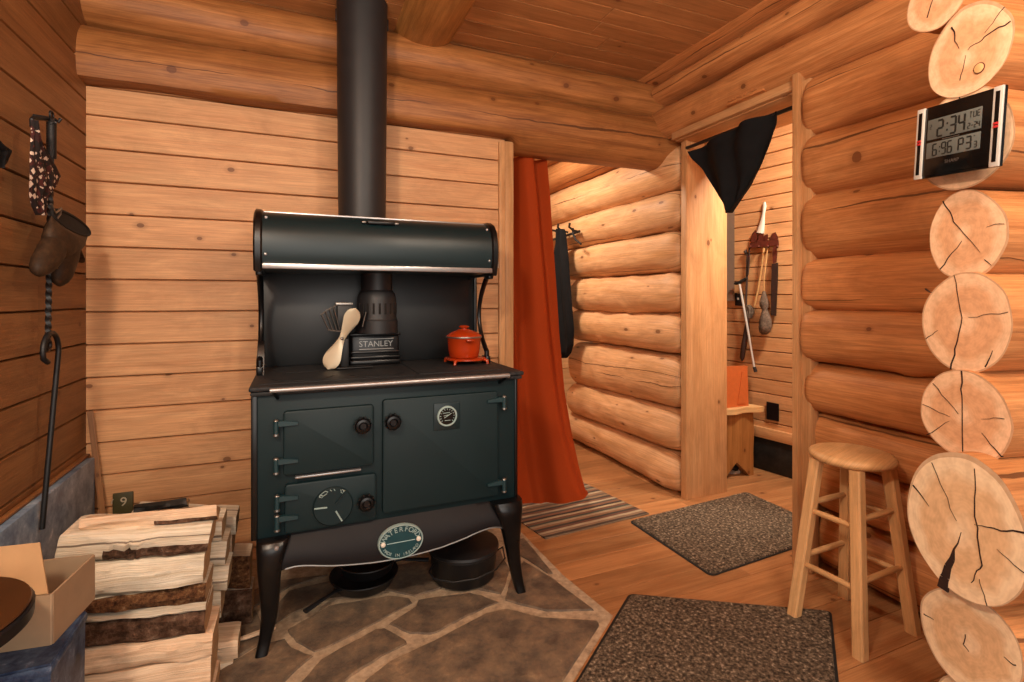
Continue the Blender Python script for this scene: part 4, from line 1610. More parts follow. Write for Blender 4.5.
# ================================================================== FIREWOOD
def split_wood(label, fl, Yf, depth, kind='split', end_px=None, rough=0.012, splinter=None, group='split firewood in the stack', tilt=0.0, front=None, zfloor=None):
    """one split piece lying along x. fl = four picture corners of its front face (tl, tr, br, bl) on the plane y=Yf
    kind: split (pale front), bark (bark front), mixed (pale above, bark below)"""
    tl, tr, br, bl = [at_y(x, y_, Yf) for x, y_ in fl]
    mb = MB()
    n = 48
    sd = random.uniform(0, 300)
    pid = (random.random(), random.random())
    uo, vo = random.uniform(0, 60), random.uniform(0, 60)
    rows, uvs = [], []
    m = 14
    for i in range(n + 1):
        q = i / n
        t = tl.lerp(tr, q)
        b = bl.lerp(br, q)
        h = t.z - b.z
        x = (t.x + b.x) / 2
        ring = []
        # front face bottom to top, top face back, back bottom, underside
        for k in range(m):
            if k <= 5:
                f = k / 5
                p = [b.x + (t.x - b.x) * f, Yf, b.z + h * f]
                bul = (0.020 if kind in ('bark',) else 0.011) * math.sin(PI * f) ** 0.7
                p[1] -= bul
            elif k <= 8:
                f = (k - 5) / 3
                p = [t.x, Yf + depth * f, t.z - h * (0.10 + tilt) * f]
            elif k <= 10:
                f = (k - 8) / 3
                p = [x, Yf + depth * (1 + 0.06 * f), t.z - h * (0.10 + tilt) - h * 0.5 * f]
            else:
                f = (k - 10) / 4
                p = [x, Yf + depth * (1 - f), b.z + h * 0.10 * (1 - f)]
            w = Vector((x * 9, k * 0.55 + sd, sd * 0.3))
            a = noise.noise(w) * rough + noise.noise(w * 3.1) * rough * 0.45
            if splinter and k <= 3 and abs(x - splinter) < 0.06:
                a -= (0.012 + 0.030 * noise.noise(Vector((x * 90, k * 3.1, 5)))) * (1 - abs(x - splinter) / 0.06)
            a2 = noise.noise(w + Vector((3, 50, 7))) * rough * 0.6
            ring.append(Vector((p[0], p[1] + a, p[2] + a2 * (0.25 if k in (0, 5, 6, 7, 8) else 1))))
        if i in (0, n):
            cc = sum(ring, Vector()) / m
            ring = [v.lerp(cc, 0.02) for v in ring]
        rows.append(ring)
    ids = [[mb.vert(p) for p in r] for r in rows]
    for i in range(n):
        for k in range(m):
            k2 = (k + 1) % m
            mat = 0
            if kind == 'bark' and k < 5:
                mat = 1
            if kind == 'mixed' and k < 2 and (i > n * 0.28):
                mat = 1
            if kind == 'mixedright' and k < 2 and i > n * 0.5:
                mat = 1
            if kind == 'barktop' and 5 <= k < 8:
                mat = 1
            if 8 <= k < 10:
                mat = 1
            us = [(rows[i][k].x + uo, k * 0.03 + vo), (rows[i][k].x + uo, (k + 1) * 0.03 + vo), (rows[i + 1][k].x + uo, (k + 1) * 0.03 + vo), (rows[i + 1][k].x + uo, k * 0.03 + vo)]
            mb.face((ids[i][k], ids[i][k2], ids[i + 1][k2], ids[i + 1][k]), mat, us, pid)
    for e in (0, n):
        mb.face(ids[e] if e == 0 else ids[e][::-1], 2, [(rows[e][k].y * 3 + uo, rows[e][k].z * 3 + vo) for k in range(m)], pid)
    fm_ = M['slate_dark'] if front == 'dark' else M['fire_pink'] if kind == 'pink' or (front == 'pink') else M['fire']
    bk = M['bark_red'] if front == 'red' else M['bark']
    o = mb.build('firewood', [fm_, bk, M['fire_end']], smooth=38)
    return tag(o, label, 'firewood', group)


FY = 1.72
# front row, top to bottom
split_wood('pale split log on top of the stack with bark along its lower right edge', [(80, 519), (216.5, 505), (218, 520.5), (80, 530)], FY + 0.03, 0.07, 'mixedright', front='pink', tilt=0.55, rough=0.009)
split_wood('cream split log second from the top with a splintered knot and long bark streak', [(60, 536), (212, 524), (207, 552), (55, 563)], FY, 0.15, 'mixed', rough=0.013, splinter=at_y(128, 552, FY).x)
split_wood('long pale split log third from the top of the stack with fine dark checks', [(88, 565), (204.5, 554.5), (203, 583), (88, 597)], FY - 0.005, 0.15, 'split')
split_wood('log with flaky red brown bark facing out in the middle of the stack', [(86, 601), (206, 584), (206, 603), (84, 614)], FY + 0.004, 0.15, 'bark', rough=0.012, front='red')
split_wood('thin pale split wedge lying between the two bark faced logs', [(84, 615), (206, 603.5), (206, 609), (84, 623)], FY - 0.004, 0.14, 'split')
split_wood('dark bark faced log with a knobbly right end below the thin wedge', [(84, 623.5), (206, 609.5), (205.5, 633), (84, 649)], FY, 0.15, 'bark', rough=0.014)
split_wood('smooth pinkish split log second from the bottom of the visible stack', [(82, 650), (213, 633.5), (212, 655), (82, 676)], FY - 0.01, 0.16, 'pink')
split_wood('smooth pinkish split log at the bottom of the visible stack', [(82, 677), (211, 656), (211, 690), (82, 706)], FY - 0.008, 0.16, 'pink')
split_wood('pale split log at the base of the stack', [(82, 707), (213, 691), (213, 722), (82, 744)], FY - 0.004, 0.16, 'pink')
split_wood('pale bottom log of the stack resting on the hearth', [(82, 745), (213, 723), (213, 772.5), (82, 797)], FY - 0.002, 0.16, 'split')
# second row, seen by its right ends
BY = 1.90
split_wood('short grey ended log behind the topmost logs of the stack', [(96, 530), (222, 521), (222, 540), (96, 548)], BY, 0.13, 'split', group='split firewood behind the stack')
split_wood('pale log of the rear row with its greyish end showing beside the splintered log', [(96, 549), (227, 541), (225, 566), (96, 574)], BY, 0.13, 'split', group='split firewood behind the stack')
split_wood('pale log of the rear row with a ragged end beside the third log', [(96, 575), (229, 567), (227, 590), (96, 600)], BY, 0.13, 'split', group='split firewood behind the stack')
split_wood('pale log of the rear row with a narrow light end beside the bark logs', [(96, 601), (221, 591), (221, 618), (96, 628)], BY, 0.13, 'split', group='split firewood behind the stack')
split_wood('brown log low in the rear row of the stack', [(96, 629), (214, 619), (214, 638), (96, 653)], BY, 0.13, 'bark', group='split firewood behind the stack')
split_wood('split log at the bottom of the rear row beside the stove leg', [(96, 655), (238, 640), (238, 658), (96, 676)], BY + 0.01, 0.12, 'pink', group='split firewood behind the stack')
split_wood('lowest split log of the rear row on the hearth', [(96, 678), (233, 661), (233, 684), (96, 702)], BY, 0.12, 'split', group='split firewood behind the stack')
# third row and dark pieces towards the wall
TY = 2.09
split_wood('dark weathered log lying across the back of the stack below the numbered plate', [(134, 505), (186, 498), (189, 507), (134, 512)], TY, 0.05, 'split', group='dark firewood at the back of the stack', front='dark', tilt=0.5)
split_wood('mossy ended log at the back right of the stack', [(130, 514), (236, 517), (236, 534), (130, 531)], TY + 0.01, 0.13, 'split', group='dark firewood at the back of the stack')
split_wood('reddish log at the back of the stack under the mossy ended log', [(130, 532), (232, 536), (232, 557), (130, 556)], TY, 0.13, 'pink', group='dark firewood at the back of the stack')
split_wood('long dark bark log at the back reaching towards the stove', [(130, 558), (250, 556), (250, 588), (130, 590)], TY + 0.03, 0.13, 'bark', group='dark firewood at the back of the stack', front='red')
split_wood('dark bark log on the hearth at the back beside the stove leg', [(130, 591), (252, 589), (252, 629), (130, 632)], TY + 0.02, 0.13, 'bark', group='dark firewood at the back of the stack')
# loose chips on the hearth
cp = at_z(240, 634, HZ + 0.03)
mb = MB()
pts = [Vector((-0.20, 2.0, HZ + 0.018)), Vector((-0.155, 2.0, HZ + 0.020)), Vector((-0.10, 2.01, HZ + 0.022)), Vector((-0.06, 2.015, HZ + 0.02))]
mb.tube(pts, [0.006, 0.011, 0.013, 0.005], 6, 0, flat=0.6)
tag(mb.build('wood_splinter', M['fire_pink']), 'orange splinter of wood on the hearth between the stack and the stove leg', 'splinter')

# number plate on the wall above the stack
a_, b_ = at_y(112.5, 494.5, YW - 0.012), at_y(133, 510, YW - 0.012)
zmid = at_y(122, 502, YW - 0.012)
hh_ = (a_.z - b_.z) / 2 + 0.03
plt = thing('number_plate', (zmid.x, YW - 0.012, zmid.z - hh_), 'small dark olive wall plate with a pale 9 above the firewood', 'plate')
mb = MB()
mb.box((a_.x, YW - 0.014, zmid.z - hh_), (b_.x, YW - 0.001, zmid.z + hh_ - 0.03), 0.003, 0)
mb.build('plate', M['olive'], plt)
mb = MB()
put_text(mb, '9', 0.052, FRONT((zmid.x + 0.006, YW - 0.0148, zmid.z)), 0, 0.001)
mb.tube([(zmid.x - 0.026 + 0.008 * math.cos(t), YW - 0.0148, zmid.z + 0.018 * math.sin(t)) for t in [PI * 0.6 + 0.2 * k for k in range(8)]], 0.0018, 5, 0)
mb.build('numeral', M['cream'], plt, None)

# ================================================================== LEFT WALL: hook, tools, mitt
XO = XL + 0.055
ha, hb_ = at_x(32, 117, XO), at_x(54, 119, XO)
hk = thing('wall_hook', (XL, (ha.y + hb_.y) / 2, ha.z - 0.03), 'black iron hanging bar on the left pine wall above the mitt', 'hook')
mb = MB()
mb.tube([(XO, ha.y, ha.z - 0.03), (XO, ha.y - 0.002, ha.z - 0.008), (XO, ha.y + 0.008, ha.z), (XO, hb_.y + 0.004, hb_.z)], 0.0062, 8, 0)
mb.build('bar', M['iron'], hk)
mb = MB()
for yy, zz in ((hb_.y, hb_.z),):
    mb.tube([(XL + 0.002, yy, zz + 0.004), (XO, yy, zz), (XO + 0.012, yy, zz - 0.008), (XO + 0.018, yy, zz + 0.004)], 0.0055, 8, 0)
mb.each('peg', M['iron'], hk)
# lifter with spring handle
XS = XO + 0.012
s0, s1 = at_x(51.5, 122, XS), at_x(51.5, 158, XS)
r1, r2 = at_x(50.5, 208, XS), at_x(48, 340, XS)
lf = thing('stove_lifter', (XS, s0.y, r2.z), 'black twisted iron rod with a spring handle hanging from the wall bar', 'fire tool')
mb = MB()
coil = []
N = 22 * 14
for i in range(N + 1):
    q = i / N
    p = s0.lerp(s1, q)
    t = 2 * PI * 22 * q
    coil.append((p.x + 0.0105 * math.cos(t), p.y + 0.0105 * math.sin(t), p.z))
mb.tube(coil, 0.0032, 6, 0)
mb.build('spring_handle', M['iron'], lf, 60)
mb = MB()
rod = [s0 + Vector((0, 0, 0.012)), s0, s1, r1, r2]
pts, rad = [], []
base = len(mb.v)
rows = []
NN = 110
for i in range(NN + 1):
    q = i / NN
    z_ = s0.z + 0.01 + (r2.z - s0.z - 0.01) * q
    ctr = Vector((XS, s0.y + (r2.y - s0.y) * q, z_))
    tw = q * 42 if q > 0.3 else 0
    rows.append([ctr + Vector((0.0085 * math.cos(tw + k * PI / 2), 0.0085 * math.sin(tw + k * PI / 2), 0)) for k in range(4)])
ids = mb.grid(rows, 0, True)
mb.face(ids[0], 0)
mb.face(ids[-1], 0)
mb.tube([(XS, r2.y + 0.016 * math.sin(t) * 1.0, r2.z - 0.016 + 0.016 * math.cos(t)) for t in [0.2 * k - 0.1 for k in range(30)]], 0.0055, 8, 0)
mb.tube([(XS, s0.y + 0.012 * math.sin(t), s0.z + 0.022 + 0.012 * math.cos(t)) for t in [0.25 * k for k in range(26)]], 0.0035, 8, 0)
mb.build('rod', M['iron'], lf, 30)
# poker hooked into the ring
p0_, p1_ = at_x(58.5, 352, XS + 0.004), at_x(42, 529, XL + 0.055)
pk = []
rr = (at_x(58.5, 345, XS).y - at_x(43, 345, XS).y) / 2
cyk = p0_.y - rr
czk = p0_.z + 0.01
for k in range(-4, 22):
    t = PI * k / 20 * 1.0
    pk.append(Vector((XS + 0.004, cyk + rr * math.cos(t), czk + rr * math.sin(t))))
pk = pk[4:]
path = [p1_, p1_.lerp(p0_, 0.5), p0_] + pk + [Vector((XS + 0.004, cyk - rr * 0.95, czk - 0.02)), Vector((XS + 0.004, cyk - rr * 0.4, czk - 0.035))]
mb = MB()
mb.tube(path, 0.0078, 10, 0)
pkr = mb.build('poker', M['iron'], smooth=50)
tag(pkr, 'long black iron poker with a hooked top hanging in front of the slate panel', 'poker')
# patterned cloth
XB = XO + 0.015


def hanging(name, mat, outline, X, thick, label, cat, group=None, fold=0.006, nf=7, axis='x', smooth=60, P=None, back=None):
    """cloth hanging flat against a wall: outline = [(left px, right px, py)], real thickness and folds"""
    mb = MB()
    rows = []
    fine = []
    for a_, b_ in zip(outline[:-1], outline[1:]):
        for k in range(5):
            fine.append(tuple(a_[i] + (b_[i] - a_[i]) * k / 5 for i in range(3)))
    fine.append(outline[-1])
    for i, (l, r, y_) in enumerate(fine):
        front, bk = [], []
        for k in range(19):
            q = k / 18
            p = P(l + (r - l) * q, y_)
            nrm = back
            e = math.sin(PI * q) ** 0.5
            w = fold * (math.sin(q * nf * PI + 1.3 * math.sin(i * 0.11)) + 0.6 * noise.noise(Vector((q * 4, i * 0.22, hash(name) % 7))))
            front.append(p - nrm * (thick * e + w * e))
            bk.append(p + nrm * 0.002)
        rows.append(front + bk[::-1])
    ids = mb.grid(rows, 0, True)
    mb.face(ids[0], 0)
    mb.face(ids[-1], 0)
    o = mb.build(name, mat, smooth=smooth)
    return tag(o, label, cat, group)


hanging('bandana', M['bandana'], [(32, 34, 120), (31.5, 36, 132), (31, 42, 146), (30.5, 49, 156), (30.5, 56, 166), (30.5, 60.5, 176), (30, 56, 186), (30, 48, 195), (32, 46, 206), (36, 44, 215)],
        XB, 0.010, 'black and red bandana with white flecks hanging on the left wall bar', 'bandana', P=lambda x, y_: at_x(x, y_, XB), back=Vector((-1, 0, 0)), fold=0.004)
# leather mitt clipped over the rod
XG = XL + 0.085
gl = thing('leather_mitt', tuple(at_x(58, 285, XG)), 'worn brown leather mitt hanging open end up on the black rod', 'mitt')


def blob(mb, secs, X, P, th, mat=0, seg=20):
    """soft stuffed shape: secs = [(centre px, centre py, half width vector px (dx, dy), half thickness m)]"""
    rows = []
    for (cx_, cy_, dx, dy, t_, *tz) in secs:
        c = P(cx_, cy_)
        e = P(cx_ + dx, cy_ + dy) - c
        row = []
        for k in range(seg):
            t = 2 * PI * k / seg
            row.append(c + e * math.cos(t) + (Vector(tz[0]) if tz else Vector((1, 0, 0))) * t_ * math.sin(t))
        rows.append(row)
    ids = mb.grid(rows, mat, True)
    return ids


PG = lambda x, y_: at_x(x, y_, XG)
WT = (0.21, -0.46, -0.86)
mb = MB()
ids = blob(mb, [(72, 224, 17, 9, 0.032, WT), (69.5, 229, 16, 9, 0.036, (0.6, -0.3, -0.6)), (66, 236, 14.5, 9, 0.038, (1, -0.1, -0.2)), (62, 244, 13, 8, 0.038), (59, 250, 10, 6, 0.036), (56, 255, 6, 3.5, 0.03), (54, 258, 2, 1, 0.012)], XG, PG, 0)
hand = mb.build('palm', M['leather'], gl, 70)
mb = MB()
blob(mb, [(57.5, 240, 8, 6, 0.030), (52.5, 250, 8.5, 5, 0.032), (47.5, 259, 8.5, 4, 0.032), (43.5, 266.5, 7.5, 3, 0.029), (40.5, 272, 5.5, 2, 0.022), (39, 275.5, 2.5, 0.8, 0.010), (38.8, 276.5, 0.5, 0.2, 0.003)], XG, PG, 0)
blob(mb, [(66, 246, 8, 5, 0.034), (65, 257, 7.2, 3.5, 0.034), (63, 267, 6.8, 2.5, 0.030), (61.2, 276, 5.8, 1.5, 0.027), (60, 282, 4.2, 1, 0.02), (59.6, 285.5, 1.6, 0.4, 0.008), (59.5, 286.5, 0.4, 0.1, 0.002)], XG, PG, 0)
mb.each('finger', M['leather'], gl, 70)
mb = MB()
blob(mb, [(69, 246, 7, 6, 0.028), (73, 253, 5, 5.5, 0.026), (76.5, 257.5, 4, 4.5, 0.022), (79.5, 260, 2.2, 3, 0.014), (81, 261, 0.5, 0.8, 0.004)], XG, PG, 0)
mb.build('thumb', M['leather'], gl, 70)
mb = MB()
ids = blob(mb, [(72, 223.8, 16.2, 8.5, 0.030, WT), (71.0, 225.4, 15.0, 8.0, 0.028, WT)], XG, lambda x, y_: PG(x, y_), 0)
mb.face(ids[0], 0)
mb.face(ids[-1], 0)
mb.build('lining', M['leather_dark'], gl, 70)
mb = MB()
cuff = []
c = PG(72.3, 223.5)
e = PG(72.3 + 17.3, 223.5 + 9.2) - c
for k in range(29):
    t = 2 * PI * k / 28
    cuff.append(c + e * math.cos(t) + Vector(WT) * 0.034 * math.sin(t))
mb.tube(cuff, 0.005, 8, 0)
mb.build('cuff', M['leather_dark'], gl, 70)
mb = MB()
ca, cb = at_x(53, 208, XG), at_x(60, 213, XG)
mb.tube([at_x(51, 204, XG), at_x(55, 213, XG), at_x(61, 208.5, XG), at_x(60, 214, XG), at_x(55.5, 220, XG)], 0.004, 8, 0)
mb.build('clip', M['steel'], gl, 60)
# something dark hanging at the very edge of the frame
hanging('oven_glove', M['blackcloth'], [(-22, -8, 138), (-22, 2, 146), (-21, 8, 150), (-21, 6.5, 156), (-20, 2, 163), (-16, -4, 167)], XB, 0.02,
        'black cloth corner poking in at the left edge of the wall', 'glove', P=lambda x, y_: at_x(x, y_, XB), back=Vector((-1, 0, 0)))

# ================================================================== LEFT FRONT: bin, cardboard box, small table
ZB = 0.488
bn = thing('storage_bin', (-0.60, 1.33, HZ), 'mottled blue grey bin under the cardboard box', 'bin')
mb = MB()
x0, x1, y0, y1 = -0.755, -0.437, 1.272, 1.455
mb.prism([(y0 + 0.02, HZ), (y1 - 0.02, HZ), (y1, ZB), (y0, ZB)], x0, x1, 'x', 0)
mb.build('body', M['bin'], bn)
mb = MB()
mb.box((x0 - 0.004, y0 - 0.005, ZB - 0.022), (x1 + 0.004, y1 + 0.004, ZB - 0.002), 0.006, 0)
mb.build('rim', M['bin'], bn)
# cardboard box with open flaps
A = Vector((-0.459, 1.340, 0))
B = Vector((-0.437, 1.507, 0))
ux = (B - A).normalized()
vx = Vector((-ux.y, ux.x, 0))
LB, WB, HB = 0.165, 0.24, 0.104
zb0 = ZB + 0.001
cb_ = thing('cardboard_box', tuple(A + ux * LB / 2 + vx * WB / 2) [:2] + (zb0,), 'small open cardboard box with raised flaps on the blue grey bin', 'box')
FRM = frame((A.x, A.y, zb0), ux, vx, UPV)


def panel(mb, quad, th=0.004, mat=0):
    q = [Vector(p) for p in quad]
    n = (q[1] - q[0]).cross(q[3] - q[0]).normalized() * th
    base = len(mb.v)
    a_ = [mb.vert(p) for p in q]
    b_ = [mb.vert(p + n) for p in q]
    mb.face(a_[::-1], mat)
    mb.face(b_, mat)
    for i in range(4):
        j = (i + 1) % 4
        mb.face((a_[i], a_[j], b_[j], b_[i]), mat)
    return base


mb = MB()
panel(mb, [(0, 0, 0), (LB, 0, 0), (LB, 0, HB), (0, 0, HB)])
panel(mb, [(0, WB, 0), (0, 0, 0), (0, 0, HB), (0, WB, HB)])
panel(mb, [(LB, 0, 0), (LB, WB, 0), (LB, WB, HB), (LB, 0, HB)])
panel(mb, [(LB, WB, 0), (0, WB, 0), (0, WB, HB), (LB, WB, HB)])
panel(mb, [(0, 0, 0), (0, WB, 0), (LB, WB, 0), (LB, 0, 0)])
mb.xf(0, FRM)
mb.build('carton', M['card'], cb_, None)
mb = MB()
panel(mb, [(0.0, WB, HB), (0.0, 0.004, HB), (0.062, 0.05, HB + 0.082), (0.062, WB - 0.02, HB + 0.082)])
mb.xf(0, FRM)
mb.build('flap', M['card_in'], cb_, None)
mb = MB()
panel(mb, [(LB * 0.62, -0.0012, HB * 0.45), (LB * 0.84, -0.0012, HB * 0.45), (LB * 0.84, -0.0012, HB * 0.9), (LB * 0.62, -0.0012, HB * 0.9)], 0.001)
mb.xf(0, FRM)
mb.build('sticker', M['label'], cb_, None)
mb = MB()
panel(mb, [(-0.002, 0.004, 0), (-0.002, -0.002, 0.0), (-0.002, -0.002, HB), (-0.002, 0.004, HB)], 0.001)
panel(mb, [(0, -0.001, 0.0), (0.014, -0.001, 0.0), (0.014, -0.001, HB * 0.45), (0, -0.001, HB * 0.45)], 0.001)
mb.xf(0, FRM)
mb.build('tape', M['tape'], cb_, None)

# corner of a small dark table at the lower left
ZT = 0.655
st_ = thing('side_table', (-0.606, 1.166, HZ), 'dark brown round topped table with black edge in front of the cardboard box', 'table')
TC = (-0.606, 1.166, 0)
mb = MB()
mb.lathe([(0.0, ZT - 0.006), (0.168, ZT - 0.006), (0.170, ZT - 0.003), (0.168, ZT), (0.0, ZT)], TC, 64, 0)
mb.build('tabletop', M['darkwood'], st_, 30)
mb = MB()
mb.lathe([(0.0, ZT - 0.036), (0.162, ZT - 0.036), (0.173, ZT - 0.030), (0.174, ZT - 0.010), (0.170, ZT - 0.0062), (0.0, ZT - 0.0062)], TC, 64, 0)
mb.build('edge', M['blackp'], st_, 30)
mb = MB()
mb.lathe([(0.028, HZ + 0.022), (0.022, 0.12), (0.026, 0.3), (0.02, 0.45), (0.034, ZT - 0.037)], TC, 24, 0)
mb.build('pedestal', M['blackp'], st_, 50)
mb = MB()
mb.lathe([(0.0, HZ + 0.001), (0.085, HZ + 0.001), (0.088, HZ + 0.01), (0.05, HZ + 0.022), (0.0, HZ + 0.022)], TC, 40, 0)
mb.build('foot', M['blackp'], st_, 40)

# ================================================================== CURTAIN AND PASSAGE
# curtain: one pleated sheet with thickness, gathered at the top and pulled out to the right at its hem
rows = []
prof = [(2.022, 516.5, 546, 2.72), (1.80, 516.5, 550, 2.72), (1.55, 516.5, 553, 2.72), (1.25, 517, 556.5, 2.715), (0.95, 517, 560, 2.71), (0.65, 518, 565, 2.69), (0.4, 519, 572, 2.675), (0.2, 521, 579, 2.66), (0.08, 523, 584, 2.645), (0.02, 524, 587, 2.64)]
fine = []
for a_, b_ in zip(prof[:-1], prof[1:]):
    for k in range(6):
        fine.append(tuple(a_[i] + (b_[i] - a_[i]) * k / 6 for i in range(4)))
fine.append(prof[-1])
NCU = 90
mb = MB()
for i, (z_, l, r, Y) in enumerate(fine):
    xa_ = at_y(l - 30, 300, Y).x
    xb_ = at_y(r, 300, Y).x
    q0 = i / len(fine)
    front, bk = [], []
    for k in range(NCU + 1):
        q = k / NCU
        amp = 0.046 * (1 - 0.25 * q0)
        ph = q * 2 * PI * (2.4 - 0.5 * q0) + 0.9 + 0.5 * q0
        w = amp * math.sin(ph) + 0.008 * math.sin(2.3 * ph + 1.7) + 0.010 * noise.noise(Vector((q * 5, z_ * 2.2, 3)))
        zz = z_ + (0.018 * math.sin(ph * 0.6) + 0.012 * (1 - q) if i > len(fine) - 4 else 0)
        st_q = min(1, max(0, (0.52 - q) / 0.10))
        w += 0.055 * st_q * st_q * (3 - 2 * st_q)
        p = Vector((xa_ + (xb_ - xa_) * q, Y + w - 0.05 * q0 * q * q, max(0.012, zz)))
        front.append(p)
        bk.append(p + Vector((0, 0.004, 0)))
    rows.append(front + bk[::-1])
ids = mb.grid(rows, 0, True)
mb.face(ids[0], 0)
mb.face(ids[-1], 0)
cur = mb.build('curtain', M['curtain'], smooth=75)
tag(cur, 'rust orange floor length curtain pulled aside in the passage opening', 'curtain')
mb = MB()
mb.tube([(1.12, 2.74, 2.05), (2.2, 2.74, 2.05)], 0.010, 12, 0)
mb.lathe([(0.0, 0.0), (0.02, 0.004), (0.02, 0.01), (0.012, 0.014)], (0, 0, 0), 16, 0)
mb.xf(len(mb.v) - 64, frame((2.2, 2.74, 2.05), (0, 1, 0), (0, 0, 1), (-1, 0, 0)))
tag(mb.build('curtain_rod', M['iron']), 'dark curtain rod behind the header log', 'curtain rod')

# coat and coat rack on the pale logs
XK = 2.03
PK = lambda x, y_: at_x(x, y_, XK)
hanging('coat', M['blackcloth'], [(561.5, 564.5, 229), (560, 566, 234), (558, 567, 244), (556.5, 568.5, 258), (555, 570, 280), (554, 572, 305), (554, 574, 330), (556, 573.5, 345), (559, 571, 353), (562, 567, 358)], XK, 0.05,
        'black coat hanging from a hook on the pale log wall beside the curtain', 'coat', P=PK, back=Vector((1, 0, 0)), fold=0.016, nf=5)
ra_, rb_ = PK(540, 242), PK(574, 231)
mb = MB()
mb.tube([(XK + 0.05, ra_.y, ra_.z), (XK + 0.05, rb_.y, rb_.z)], 0.011, 8, 0)
for px, py in ((552, 229), (561.5, 229.5), (573, 229)):
    p = PK(px, py)
    mb.tube([p + Vector((0.06, 0, -0.02)), p + Vector((0.0, 0, -0.01)), p + Vector((-0.035, 0, 0.015)), p + Vector((-0.04, -0.02, 0.04))], 0.009, 8, 0)
mb.tube([PK(573, 228), PK(573, 234), PK(576, 240), PK(581, 244)], 0.008, 8, 0)
tag(mb.build('coat_rack', M['iron']), 'dark iron hook rail on the pale log wall', 'coat rack')

# light switch half hidden behind the stove hood
sw = thing('light_switch', (1.01, YW - 0.002, 1.365), 'white light switch on the plank wall right of the stove hood', 'switch')
mb = MB()
mb.box((0.968, YW - 0.008, 1.365), (1.056, YW - 0.001, 1.478), 0.003, 0)
mb.build('plate', M['white'], sw)
mb = MB()
mb.box((0.996, YW - 0.017, 1.408), (1.013, YW - 0.007, 1.432), 0.003, 0)
mb.build('toggle', M['white'], sw)

# ================================================================== FLOOR COVERINGS
def rounded(poly, r, n=6):
    out = []
    m = len(poly)
    for i in range(m):
        a_, b_, c_ = Vector(poly[i - 1]), Vector(poly[i]), Vector(poly[(i + 1) % m])
        d1, d2 = (a_ - b_).normalized(), (c_ - b_).normalized()
        p1_, p2_ = b_ + d1 * r, b_ + d2 * r
        for k in range(n + 1):
            t = k / n
            out.append(p1_ * (1 - t) ** 2 + b_ * 2 * t * (1 - t) + p2_ * t * t)
    return out


def floor_mat(name, poly, r, label, z1=0.011):
    t_ = thing(name, (sum(p[0] for p in poly) / len(poly), sum(p[1] for p in poly) / len(poly), 0.001), label, 'mat', 'brown loop mats')
    pl = rounded(poly, r)
    cen = sum(pl, Vector((0, 0))) / len(pl)
    mb = MB()
    mb.prism([tuple(p) for p in pl], 0.001, 0.0045, 'z', 0)
    mb.build('backing', M['rubber'], t_, 30)
    inn = [cen + (p - cen) * (1 - 0.012 / (p - cen).length) for p in pl]
    b = bmesh.new()
    vs = [b.verts.new((p.x, p.y, 0.0046)) for p in inn]
    vt = [b.verts.new((p.x, p.y, z1)) for p in [cen + (p - cen) * (1 - 0.016 / (p - cen).length) for p in pl]]
    b.faces.new(vt)
    m = len(vs)
    for i in range(m):
        b.faces.new((vs[i], vs[(i + 1) % m], vt[(i + 1) % m], vt[i]))
    mb = MB()
    mb.bm(b, 0)
    mb.build('pile', M['mat'], t_, 30)
    return t_


def fz(px, py, z=0.005):
    p = at_z(px, py, z)
    return (p.x, p.y)


m1 = [fz(629, 521), fz(711.5, 576), None, None]
d1 = Vector(m1[1]) - Vector(m1[0])
far = Vector(fz(772, 485.5))
e1 = (far - Vector(m1[0]))
e1n = e1.normalized()
m1[3] = tuple(Vector(m1[0]) + e1n * 0.92)
m1[2] = tuple(Vector(m1[1]) + e1n * 0.90)
floor_mat('door_mat', [m1[0], m1[1], m1[2], m1[3]], 0.03, 'brown loop mat lying in the doorway on the far side')
a_, b_ = Vector(fz(629, 593.5)), Vector(fz(831.5, 611))
c_ = Vector(fz(839, 683))
d_ = Vector(fz(575, 683))
dn = (c_ - b_).normalized()
dm = (d_ - a_).normalized()
floor_mat('door_mat', [tuple(a_), tuple(b_), tuple(b_ + dn * 0.75), tuple(a_ + dm * 0.75)], 0.025, 'brown loop mat on the boards in front of the stool')
# rag rug
rg = [Vector(fz(580, 481)), Vector(fz(649, 513.5)), Vector(fz(552, 537)), None]
u_ = rg[1] - rg[0]
w_ = rg[2] - rg[1]
cenr = (rg[0] + rg[2]) / 2
wl = w_.length * 1.0
b = bmesh.new()
un, wn = u_.normalized(), w_.normalized()
NXr, NYr = 30, 40
mb = MB()
# rug axes: stripes along w (towards the stove), bands counted along u
g_t, g_b = [], []
for i in range(NXr + 1):
    rt = []
    for j in range(NYr + 1):
        s, t = i / NXr, j / NYr
        p = rg[1] + w_ * 1.06 * s - u_ * t
        zz = 0.006 + 0.0015 * noise.noise(Vector((p.x * 9, p.y * 9, 0)))
        rt.append(Vector((p.x, p.y, zz)))
    g_t.append(rt)
mb.grid(g_t, 0)
bot = [[Vector((p.x, p.y, 0.001)) for p in r] for r in g_t]
mb.grid(bot, 0)
edge_t = [g_t[0][j] for j in range(NYr + 1)] + [g_t[i][NYr] for i in range(1, NXr + 1)] + [g_t[NXr][j] for j in range(NYr - 1, -1, -1)] + [g_t[i][0] for i in range(NXr - 1, 0, -1)]
mb.grid([[Vector((p.x, p.y, 0.001)) for p in edge_t], edge_t], 0, True)
# turn the mesh so that object y runs across the stripes
cc = rg[1] + w_ * 0.53 - u_ * 0.5
ang = math.atan2(-w_.y, -w_.x)
rot = Matrix.Rotation(-ang, 4, 'Z')
mb.v = [tuple(rot @ (Vector(v) - Vector((cc.x, cc.y, 0)))) for v in mb.v]
rugo = mb.build('rag_rug', M['rug'], smooth=40, org=(0, 0, 0))
rugo.location = (cc.x, cc.y, 0)
rugo.rotation_euler = (0, 0, ang)
tag(rugo, 'striped multicoloured rag rug at the foot of the orange curtain', 'rug')

